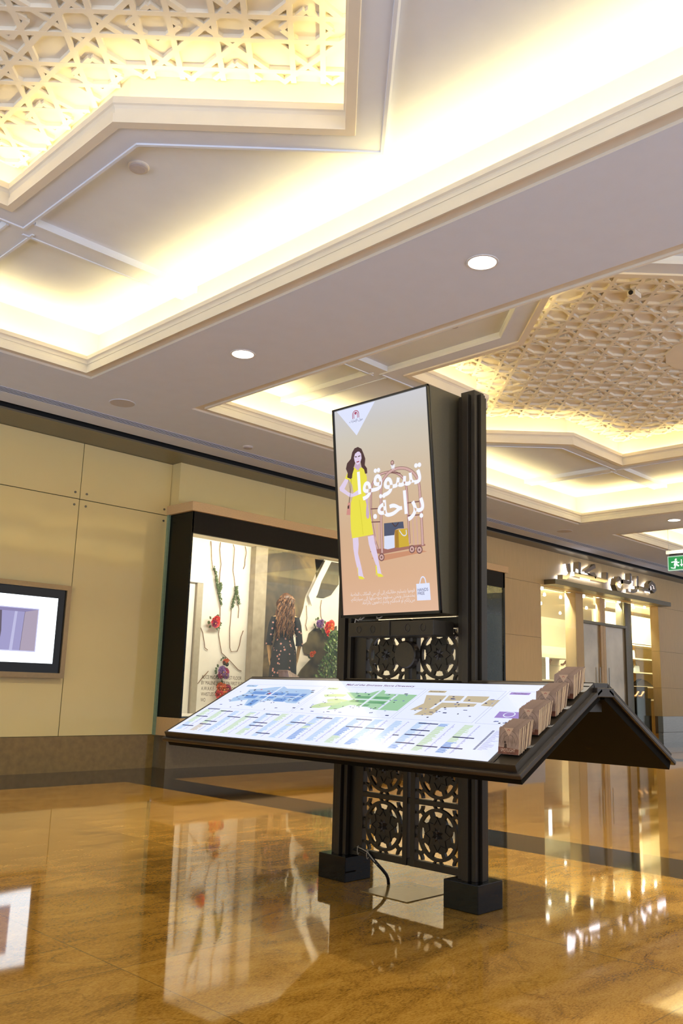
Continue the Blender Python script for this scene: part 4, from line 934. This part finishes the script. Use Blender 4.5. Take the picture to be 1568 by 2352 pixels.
# directory columns
hd_ = [(4.188, 4.076, .423), (4.193, 4.085, .511), (4.186, 4.084, .620), (4.059, 3.955, .592), (4.048, 3.939, .440), (3.920, 3.809, .497), (3.781, 3.671, .486), (3.650, 3.540, .445), (4.055, 3.944, .558), (3.657, 3.543, .536), (3.654, 3.541, .569), (3.529, 3.419, .635),
       (3.388, 3.273, .509), (3.255, 3.141, .448), (2.985, 2.882, .438), (2.991, 2.880, .512), (2.593, 2.480, .439), (2.594, 2.484, .501), (2.597, 2.483, .543), (2.658, 2.622, .556), (2.596, 2.487, .615), (2.467, 2.353, .627), (2.334, 2.222, .536), (2.337, 2.224, .624), (2.86, 2.743, .514)]
for y0, y1, s in hd_: mrect(y0, y1, s-.004, s+.004, 'navy', .0016)
cx_ = 4.20; ci = 0
while cx_ > 2.25:
    s = .430; c = gm_.choice(('ltblue', 'ltgreen', 'ltblue'))
    while s < .668:
        if gm_.random() < .06: c = gm_.choice(('ltblue', 'ltgreen', 'ltblue', 'tan', 'midblue'))
        w = gm_.uniform(.035, .058); mrect(cx_-.006, cx_-.006-w, s, s+.0045, c, .0010)
        mrect(cx_-.080, cx_-.080-gm_.choice((.006, .009, .014)), s, s+.0045, 'lilac', .0010)
        s += .0068
    cx_ -= .1325; ci += 1
for k in range(26): mrect(2.175, 2.163, .462+k*.0062, .466+k*.0062, 'navy', .0012); mrect(2.155, 2.155-gm_.uniform(.02, .06), .462+k*.0062, .4645+k*.0062, 'lilac', .0012)
mp_.build('printed_map', MM, bf)
mt = D('map_title_purple', (110, 45, 110), .8)
def bframe(y, s, lift=.003): return frame(BF(y, s, lift), (0, -1, 0), -SL)
text_obj('Mall of the Emirates Store Directory', .026, bframe(3.362, .088), mt, 'map_title', bf, width=.482, bold=.0004)
for t_, y, s, w in (('Ground Floor', 4.160, .1305, .07), ('First Floor', 3.460, .134, .06), ('Second Floor', 2.745, .134, .085), ('Third Floor', 2.268, .130, .075)):
    text_obj(t_, .016, bframe(y, s), MM[MI['black']], 'map_caption', bf, width=w)

# under-frame bracket holding the boards
MB().box(3.40, 3.84, 2.70, 2.74, .80, .92).box(3.40, 3.84, 3.33, 3.37, .80, .92).build('board_bracket', M['kiosk'], K)

# brochures
Btm = M['paper']
def brochure(name):
    r = thing(name, 'x', 'brochure', (0, 0, 0), 'brochures standing in the kiosk rack')
    MB().box(-.0024, .0024, -.0475, .0475, 0, .100).build('pages', M['paper'], r)
    cv = MB(); cv.box(-.0031, -.0025, -.048, .048, -.0005, .101); cv.box(.0025, .0031, -.048, .048, -.0005, .101); cvo = cv.build('cover', M['cover'], r)
    return r
bro = brochure('brochure')
covart = MB(); X_ = -.0033
covart.poly([(X_, .026, .128), (X_, -.020, .128), (X_, .002, .088)], 0)
for k in range(5):
    covart.poly([(X_+.0001, .0455-k*.021, .08+.02*math.sin(k*.8)), (X_+.0001, .0445-k*.021, .08+.02*math.sin(k*.8)), (X_+.0001, .036-k*.017, .04), (X_+.0001, .037-k*.017, .04)], 1)
for k in range(20):
    a, b_ = PI*k/20, PI*(k+1)/20
    for R_ in (.040, .062): covart.poly([(X_+.0001, math.cos(a)*R_*.72, .055+math.sin(a)*R_), (X_+.0001, math.cos(b_)*R_*.72, .055+math.sin(b_)*R_), (X_+.0001, math.cos(b_)*(R_-.0016)*.72, .055+math.sin(b_)*(R_-.0016)), (X_+.0001, math.cos(a)*(R_-.0016)*.72, .055+math.sin(a)*(R_-.0016))], 1)
covart.poly([(X_-.0001, .048, 0), (X_-.0001, -.048, 0), (X_-.0001, -.048, .026), (X_-.0001, .048, .034)], 2)
covart.poly([(X_-.0002, .021, .03), (X_-.0002, .008, .03), (X_-.0002, .009, .048), (X_-.0002, .013, .052), (X_-.0002, .019, .05)], 3); covart.poly([(X_-.0002, .017+math.cos(a)*.005, .058+math.sin(a)*.006) for a in [2*PI*k/10 for k in range(10)]], 3)
for a0 in range(6): covart.poly([(X_-.0002, .003+math.cos(PI*a0/6)*.006, .114+math.sin(PI*a0/6)*.007), (X_-.0002, .003+math.cos(PI*(a0+1)/6)*.006, .114+math.sin(PI*(a0+1)/6)*.007), (X_-.0002, .003+math.cos(PI*(a0+1)/6)*.0035, .114+math.sin(PI*(a0+1)/6)*.0045), (X_-.0002, .003+math.cos(PI*a0/6)*.0035, .114+math.sin(PI*a0/6)*.0045)], 4)
covart.v = [(x, y, z*.785) for x, y, z in covart.v]
art = covart.build('cover_picture', [M['cover_tri'], mat('cover_dark_line', (.07, .045, .035), .6), mat('cover_foot', (.20, .075, .05), .5, var=.5, scale=80), mat('cover_figure', (.05, .025, .02), .6), mat('cover_red_mark', (.35, .03, .03), .5)], bro)
text_obj('SPOTLIGHT', .017, frame((-.0036, .036, .009), (0, -1, 0), (0, 0, 1)), mat('cover_lettering', (.70, .58, .50), .5), 'cover_lettering', bro, width=.068)
WHERE = ['front stack', 'second stack', 'third stack', 'rearmost stack']
ORD = ['front', '2nd', '3rd', '4th', '5th', '6th', '7th', '8th', '9th', '10th', '11th', '12th']
first = True; gb = random.Random(2)
stacks = [(.640, 11, 1.987), (.480, 12, 1.988), (.322, 12, 1.990), (.163, 12, 1.992)]
for si, (s0, n, yy) in enumerate(stacks):
    for k in range(n):
        c = bro if first else copy_tree(bro); first = False
        s = s0-k*.0080
        if k > 0:
            for ch in [q for q in bpy.data.objects if q.parent == c and q.name.startswith(('cover_picture', 'cover_lettering'))]: bpy.data.objects.remove(ch)
        lean = .10+.016*k+gb.uniform(-.008, .008)
        c.location = BF(yy+gb.uniform(-.003, .003), s, .006); c.rotation_euler = (0, lean, gb.uniform(-.02, .02))
        c['group'] = 'brochures in the %s on the map board' % WHERE[si]
        c['label'] = ('front brochure with triangle cover in the %s on the kiosk board' if k == 0 else '%s brochure from the front in the %s on the kiosk board') % (WHERE[si] if k == 0 else (ORD[k], WHERE[si]))
for k in range(10):
    c = copy_tree(bro); c.rotation_euler = (0, -.10-.02*k, PI+.0) ; c.location = Vector(BK(4.20, .20-k*.0093, .006)); c.rotation_euler = (0, -(.10+.02*k), 0)
    for ch in [q for q in bpy.data.objects if q.parent == c and q.name.startswith(('cover_picture', 'cover_lettering'))]: bpy.data.objects.remove(ch)
    c['group'] = 'brochures on the back map board'; c['label'] = '%s brochure from the left in the stack behind the left end of the ridge' % (['first']+ORD[1:])[k]

# cable below the kiosk
r = thing('power_cable', 'black power cable with pale ties running from the kiosk to the floor plate', 'cable', (3.668, 3.209, 0))
MB().tube([(3.60, 3.40, .150), (3.585, 3.36, .160), (3.575, 3.30, .158), (3.572, 3.25, .145), (3.58, 3.21, .115), (3.60, 3.185, .085), (3.63, 3.18, .055), (3.65, 3.185, .03), (3.66, 3.19, .003)], .0085, 10).build('cable_sheath', M['rubber'], r, smooth=True)
MB().tube([(3.59, 3.36, .172), (3.572, 3.31, .172), (3.566, 3.26, .163), (3.568, 3.225, .135), (3.58, 3.20, .105)], .003, 6).build('pale_wire', M['tie'], r, smooth=True)
for cc_ in ((3.577, 3.335, .160), (3.571, 3.262, .148)):
    MB().tube([(cc_[0]+.012*math.cos(a), cc_[1]+.004*math.cos(a), cc_[2]+.022*math.sin(a)) for a in [2*PI*k/14 for k in range(15)]], .0018, 5).build('cable_tie', M['tie'], r)

# ------------------------------------------------------------ advertising screen
SCR = thing('advertising_screen', 'tall tilted advertising screen with a woman in yellow and white Arabic text', 'screen', (3.445, 3.02, 1.382))
P0, P1 = Vector((3.445, 0, 1.382)), Vector((3.322, 0, 2.548))
yl, yr = 3.372, 2.680
hs = MB()
hs.raw([(p[0], y, p[1]) for y in (yr, yl) for p in ((3.452, 1.383), (3.329, 2.547), (3.625, 2.553), (3.625, 1.383))], [(0, 1, 2, 3), (4, 7, 6, 5), (0, 4, 5, 1), (1, 5, 6, 2), (2, 6, 7, 3), (3, 7, 4, 0)])
hs.build('housing', M['housing'], SCR, bevel=.002)
up = (P1-P0).normalized(); nrm = Vector((0, -1, 0)).cross(up).normalized()
if nrm.x > 0: nrm = -nrm
def SP(u, v, n=0.): return P0+Vector((0, yl, 0))+Vector((0, -u, 0))+up*v+nrm*n
WS, HS = yl-yr, (P1-P0).length
mb = MB()
for (a, b_, c, d) in ((0, .010, 0, HS), (WS-.010, WS, 0, HS), (0, WS, 0, .014), (0, WS, HS-.010, HS)):
    mb.raw([tuple(SP(u, v, n)) for u in (a, b_) for v in (c, d) for n in (0, .012)], [(0, 1, 3, 2), (4, 6, 7, 5), (0, 4, 5, 1), (2, 3, 7, 6), (0, 2, 6, 4), (1, 5, 7, 3)])
mb.build('bezel', M['bezel'], SCR)
def grad_mat():
    m, N, L, P = node_mat('advert_background'); tc = N.new('ShaderNodeTexCoord'); sp_ = N.new('ShaderNodeSeparateXYZ'); L.new(tc.outputs['Object'], sp_.inputs[0])
    mr = N.new('ShaderNodeMapRange'); L.new(sp_.outputs[2], mr.inputs[0]); mr.inputs[1].default_value = 0; mr.inputs[2].default_value = 1.15
    cr = N.new('ShaderNodeValToRGB'); L.new(mr.outputs[0], cr.inputs[0]); E = cr.color_ramp.elements
    E[0].color = (*srgb(222, 180, 152), 1); E[1].color = (*srgb(200, 200, 205), 1)
    for p, c in ((.18, (215, 172, 140)), (.40, (208, 172, 140)), (.62, (205, 182, 155)), (.85, (203, 195, 182))): e = E.new(p); e.color = (*srgb(*c), 1)
    P.inputs['Base Color'].default_value = (.01, .01, .01, 1); P.inputs['Roughness'].default_value = .1
    L.new(cr.outputs[0], P.inputs['Emission Color']); P.inputs['Emission Strength'].default_value = 1.0; return m
IU, IV = .010, .014; sw, sh = (WS-.020)/.676, (HS-.024)/1.145
def A2(u, v, n): return tuple(SP(IU+u*sw, IV+v*sh, n))
mb = MB(); mb.poly([A2(0, 0, .002), A2(.676, 0, .002), A2(.676, 1.145, .002), A2(0, 1.145, .002)]); mb.build('display_panel', grad_mat(), SCR)
AP= {'tri': [(.019,1.143),(.312,1.142),(.165,.98)],'hair': [(.172,.914),(.146,.91),(.127,.891),(.114,.856),(.084,.836),(.073,.807),(.085,.781),(.08,.757),(.108,.744),(.12,.761),(.119,.788),(.133,.805),(.148,.833),(.186,.828),(.192,.799),(.21,.782),(.217,.757),(.232,.758),(.232,.785),(.217,.805),(.223,.84),(.211,.872),(.198,.899)],'face': [(.168,.888),(.148,.879),(.139,.859),(.144,.834),(.162,.814),(.183,.822),(.196,.847),(.194,.872),(.182,.886)],'neck': [(.152,.826),(.181,.822),(.183,.798),(.165,.782),(.137,.807)],'dress': [(.133,.808),(.166,.797),(.2,.795),(.215,.775),(.228,.737),(.225,.701),(.209,.655),(.219,.624),(.231,.575),(.245,.495),(.255,.423),(.172,.419),(.096,.416),(.09,.469),(.091,.542),(.099,.614),(.125,.659),(.116,.709),(.093,.743),(.059,.75),(.083,.781),(.116,.804)],'arml': [(.065,.753),(.089,.74),(.055,.696),(.083,.674),(.116,.661),(.152,.674),(.173,.684),(.18,.665),(.171,.651),(.123,.644),(.094,.645),(.019,.691),(.016,.707)],'armr': [(.203,.632),(.227,.623),(.228,.587),(.234,.538),(.23,.515),(.217,.509),(.208,.529),(.211,.565),(.216,.588)],'legl': [(.1,.419),(.142,.416),(.143,.379),(.135,.331),(.154,.258),(.166,.203),(.174,.194),(.132,.196),(.127,.236),(.111,.297),(.101,.358)],'legr': [(.213,.415),(.255,.417),(.263,.375),(.278,.308),(.286,.261),(.298,.21),(.309,.195),(.273,.2),(.265,.25),(.234,.324),(.218,.373)],'shoel': [(.129,.208),(.16,.202),(.175,.191),(.161,.187),(.134,.191),(.124,.248),(.129,.26)],'shoer': [(.271,.212),(.298,.207),(.313,.193),(.292,.191),(.272,.194),(.258,.251),(.266,.259)],'shoerheel': [(.261,.248),(.269,.247),(.263,.2),(.258,.201)],'bag': [(.076,.616),(.094,.617),(.091,.546),(.06,.55)],'bagtop': [(.073,.598),(.086,.603),(.084,.582),(.071,.583)],'bluebag': [(.334,.473),(.468,.468),(.471,.432),(.432,.435),(.408,.429),(.402,.404),(.331,.405)],'whitebag': [(.331,.405),(.402,.404),(.399,.337),(.352,.333),(.327,.339)],'goldside': [(.407,.429),(.432,.43),(.43,.335),(.403,.337)],'gold': [(.432,.43),(.494,.429),(.5,.337),(.43,.335)],'platform': [(.223,.334),(.277,.341),(.606,.338),(.606,.329),(.307,.311),(.227,.329)],'platshade': [(.228,.296),(.316,.276),(.614,.299),(.56,.315),(.302,.307)],'bagicon': [(.535,.141),(.62,.141),(.622,.053),(.531,.055)]}
AL= {'arch1': [(.311,.321),(.315,.506),(.326,.682),(.34,.704),(.387,.742),(.452,.754),(.513,.742),(.563,.709),(.589,.66),(.591,.591),(.592,.477),(.59,.336)],'arch2': [(.284,.332),(.261,.393),(.242,.514),(.251,.662),(.262,.697),(.306,.736),(.364,.744),(.427,.737),(.479,.704),(.502,.66),(.504,.59),(.502,.354)],'xbar': [(.387,.742),(.465,.723)],'bars1': [(.246,.561),(.315,.556)],'bars2': [(.24,.49),(.313,.484)],'bars3': [(.505,.561),(.584,.559)],'bars4': [(.503,.495),(.582,.49)],'b1': [(.269,.484),(.268,.333)],'b2': [(.297,.481),(.292,.331)],'b3': [(.533,.489),(.531,.335)],'b4': [(.559,.486),(.558,.338)],'strap': [(.089,.75),(.097,.681),(.084,.615)],'strap2': [(.111,.753),(.103,.681),(.087,.615)],'hand1': [(.439,.424),(.463,.392),(.487,.396),(.485,.422)],'hand2': [(.392,.469),(.413,.443),(.435,.465)],'handic': [(.556,.14),(.566,.168),(.579,.175),(.592,.166),(.597,.14)],'strapbag': [(.078,.616),(.081,.604)],'knob': [(.416,.797),(.413,.759)]}
AT= {'knob': (.415,.788),'w1': (.305,.295),'w2': (.567,.312),'w3': (.518,.319),'logo': (.164,1.106),'logo2': (.169,1.08),'logo3': (.168,1.068),'logo4': (.167,1.053),'t1r': (.614,.645),'t1l': (.157,.637),'t1top': (.606,.718),'t2r': (.615,.481),'t2l': (.267,.511),'p1r': (.52,.101),'p1l': (.067,.1),'p2r': (.52,.076),'p2l': (.067,.079),'p3r': (.518,.054),'p3l': (.15,.058),'hands': (.541,.098),'free': (.541,.081),'s1': (.543,.073),'hands_r': (.612,.1),'alt': (.163,.715),'alef_b': (.169,.63),'dot': (.274,.504)}

cl = {'white': (222, 228, 252), 'hair': (70, 42, 48), 'skin': (222, 205, 232), 'skin2': (200, 170, 195), 'yellow': (232, 222, 70), 'shade': (205, 195, 50), 'pink': (205, 140, 130), 'navy': (70, 78, 105), 'whiteb': (215, 222, 245), 'gold': (205, 170, 50), 'goldd': (165, 120, 40),
      'metal': (205, 165, 160), 'metal_dark': (120, 80, 80), 'platform': (160, 105, 95), 'shadow_tint': (200, 140, 108), 'red': (165, 40, 80), 'ink': (60, 60, 110), 'lip': (150, 60, 80)}
CI = {k: i for i, k in enumerate(cl)}; CM = [display('advert_'+k, srgb(*v), 1.0) for k, v in cl.items()]
pic = MB()
def pg(pts, col, n): 
    bm = bmesh.new(); vs = [bm.verts.new((u, v, 0)) for u, v in pts]; ed = [bm.edges.new((vs[i], vs[(i+1) % len(vs)])) for i in range(len(vs))]
    bmesh.ops.triangle_fill(bm, use_beauty=True, use_dissolve=False, edges=ed); bm.verts.index_update()
    pic.raw([A2(v.co.x, v.co.y, n) for v in bm.verts], [tuple(v.index for v in f.verts) for f in bm.faces], CI[col]); bm.free()
def ln(pts, w, col, n):
    for i in range(len(pts)-1):
        a, b_ = Vector(pts[i]), Vector(pts[i+1]); d = (b_-a).normalized(); q = Vector((-d.y, d.x))*w/2; e = d*w*.3
        pic.poly([A2(*(a-e+q), n), A2(*(b_+e+q), n), A2(*(b_+e-q), n), A2(*(a-e-q), n)], CI[col])
def smooth(pts, k=2):
    for _ in range(k):
        o = [pts[0]]
        for a, b_ in zip(pts[:-1], pts[1:]): o += [(a[0]*.75+b_[0]*.25, a[1]*.75+b_[1]*.25), (a[0]*.25+b_[0]*.75, a[1]*.25+b_[1]*.75)]
        pts = o+[pts[-1]]
    return pts
pg(AP['tri'], 'white', .0025)
pg(AP['platshade'], 'shadow_tint', .0022)
for k, w in (('arch2', .010),): ln(smooth(AL[k]), w+.004, 'metal_dark', .0026); ln(smooth(AL[k]), w-.001, 'metal', .0029)
for k in ('b1', 'b2', 'b3', 'b4'): ln(AL[k], .006, 'metal', .0030)
for k in ('bars1', 'bars2', 'bars3', 'bars4', 'xbar'): ln(AL[k], .006, 'metal_dark', .0031)
pg(AP['platform'], 'platform', .0033)
for k in ('bluebag', 'whitebag', 'goldside', 'gold'): pg(AP[k], {'bluebag': 'navy', 'whitebag': 'whiteb', 'goldside': 'goldd', 'gold': 'gold'}[k], .0036)
ln(smooth(AL['hand1']), .005, 'whiteb', .0039); ln(smooth(AL['hand2']), .005, 'hair', .0039)
ln(smooth(AL['arch1']), .017, 'metal_dark', .0040); ln(smooth(AL['arch1']), .013, 'metal', .0043)
def disc(c, r_, col, n): pg([(c[0]+r_*math.cos(2*PI*k/18), c[1]+r_*math.sin(2*PI*k/18)) for k in range(18)], col, n)
ln(AL['knob'], .008, 'metal_dark', .0040); disc(AT['knob'], .012, 'metal_dark', .0043); disc(AT['knob'], .008, 'metal', .0046)
for k in ('w1', 'w2', 'w3'): disc(AT[k], .021, 'metal_dark', .0043); disc(AT[k], .015, 'metal', .0046); disc(AT[k], .006, 'metal_dark', .0049)
for k in ('legl', 'legr'): pg(AP[k], 'skin', .0046)
for k in ('shoel', 'shoer', 'shoerheel'): pg(AP[k], 'yellow', .0049)
pg(AP['bag'], 'pink', .0046); pg(AP['bagtop'], 'hair', .0049); ln(AL['strap'], .0025, 'hair', .0046); 
pg(AP['dress'], 'yellow', .0049); pg(AP['armr'], 'skin2', .0052); pg(AP['arml'], 'skin', .0055); ln(AL['strap2'], .0025, 'hair', .0056)
pg(AP['neck'], 'skin2', .0052); pg(AP['hair'], 'hair', .0050); pg(AP['neck'], 'skin2', .0053); pg(AP['face'], 'skin', .0056)
ln([(.147, .862), (.160, .860)], .005, 'hair', .0059); ln([(.172, .860), (.186, .862)], .005, 'hair', .0059); ln([(.159, .831), (.176, .832)], .006, 'lip', .0059); ln([(.168, .856), (.171, .842)], .002, 'skin2', .0059)
ln([(.13, .80), (.115, .77), (.112, .752)], .012, 'hair', .0058); ln([(.214, .80), (.222, .775), (.222, .765)], .01, 'hair', .0058)
for (a, b_) in (((.17, .79), (.165, .66)), ((.165, .62), (.18, .43))): ln([a, b_], .003, 'shade', .0052)
pg([(.533, .140), (.620, .140), (.622, .054), (.533, .055)], 'white', .0040); ln(smooth(AL['handic']), .006, 'white', .0040)
for R_, rr in ((.024, .004), (.014, .004)):
    ln([(.165-R_*1.0, 1.078), (.165-R_, 1.095)]+[(.165+R_*math.cos(a), 1.098+R_*.9*math.sin(a)) for a in [PI-PI*k/12 for k in range(13)]]+[(.165+R_, 1.078)], rr, 'red', .0031)
disc((.165, 1.103), .006, 'red', .0031)
pic.build('advert_picture', CM, SCR)
def sframe(u, v, n=.0064): return frame(SP(IU+u*sw, IV+v*sh, n), (0, -1, 0), up)
wt = display('advert_lettering_white', srgb(235, 236, 252), 1.1); nk = CM[CI['ink']]
text_obj(arabic('تسوقوا'), .165, sframe(.157, .655), wt, 'advert_headline', SCR, width=.452, bold=.0035)
text_obj('w', .05, sframe(.405, .752), wt, 'advert_headline', SCR, width=.030, bold=.0015)
text_obj(arabic('براحة.'), .165, sframe(.262, .508), wt, 'advert_headline', SCR, width=.352, bold=.0035)
wt2 = display('advert_small_lettering', srgb(236, 222, 220), 1.0)
for t_, u0, v_, w_ in (('قوموا بتسليم حقائبكم إلى أي من المكاتب الخاصة', .067, .101, .453), ('بخدمتنا، ونحن سنقوم بتوصيلها إلى سيارتكم،', .067, .076, .453), ('منزلكم أو فندقكم وأنتم تنعمون بالراحة.', .150, .053, .368)):
    text_obj(arabic(t_), .026, sframe(u0, v_), wt2, 'advert_paragraph', SCR, width=w_)
text_obj('HANDS', .0225, sframe(.542, .101), nk, 'bag_lettering', SCR, width=.068); text_obj('FREE', .0225, sframe(.542, .083), nk, 'bag_lettering', SCR, width=.044)
text_obj(arabic('مول الإمارات'), .020, sframe(.118, 1.058), nk, 'logo_lettering', SCR, width=.10)
# loose wires under the screen
r = thing('screen_wires', 'loose pale wires hanging under the lower left corner of the big screen', 'wires', (3.5, 3.25, 1.38))
MB().tube([(3.47, 3.30, 1.355), (3.46, 3.285, 1.375), (3.455, 3.262, 1.365), (3.46, 3.245, 1.382)], .004, 6).build('wire', M['tie'], r)
MB().tube([(3.46, 3.26, 1.37), (3.45, 3.235, 1.368), (3.46, 3.22, 1.383)], .004, 6).build('wire', M['tie'], r)
MB().tube([(3.46, 3.13, 1.383), (3.45, 3.12, 1.372), (3.45, 3.10, 1.372), (3.46, 3.09, 1.383)], .004, 6).build('wire', M['tie'], r)
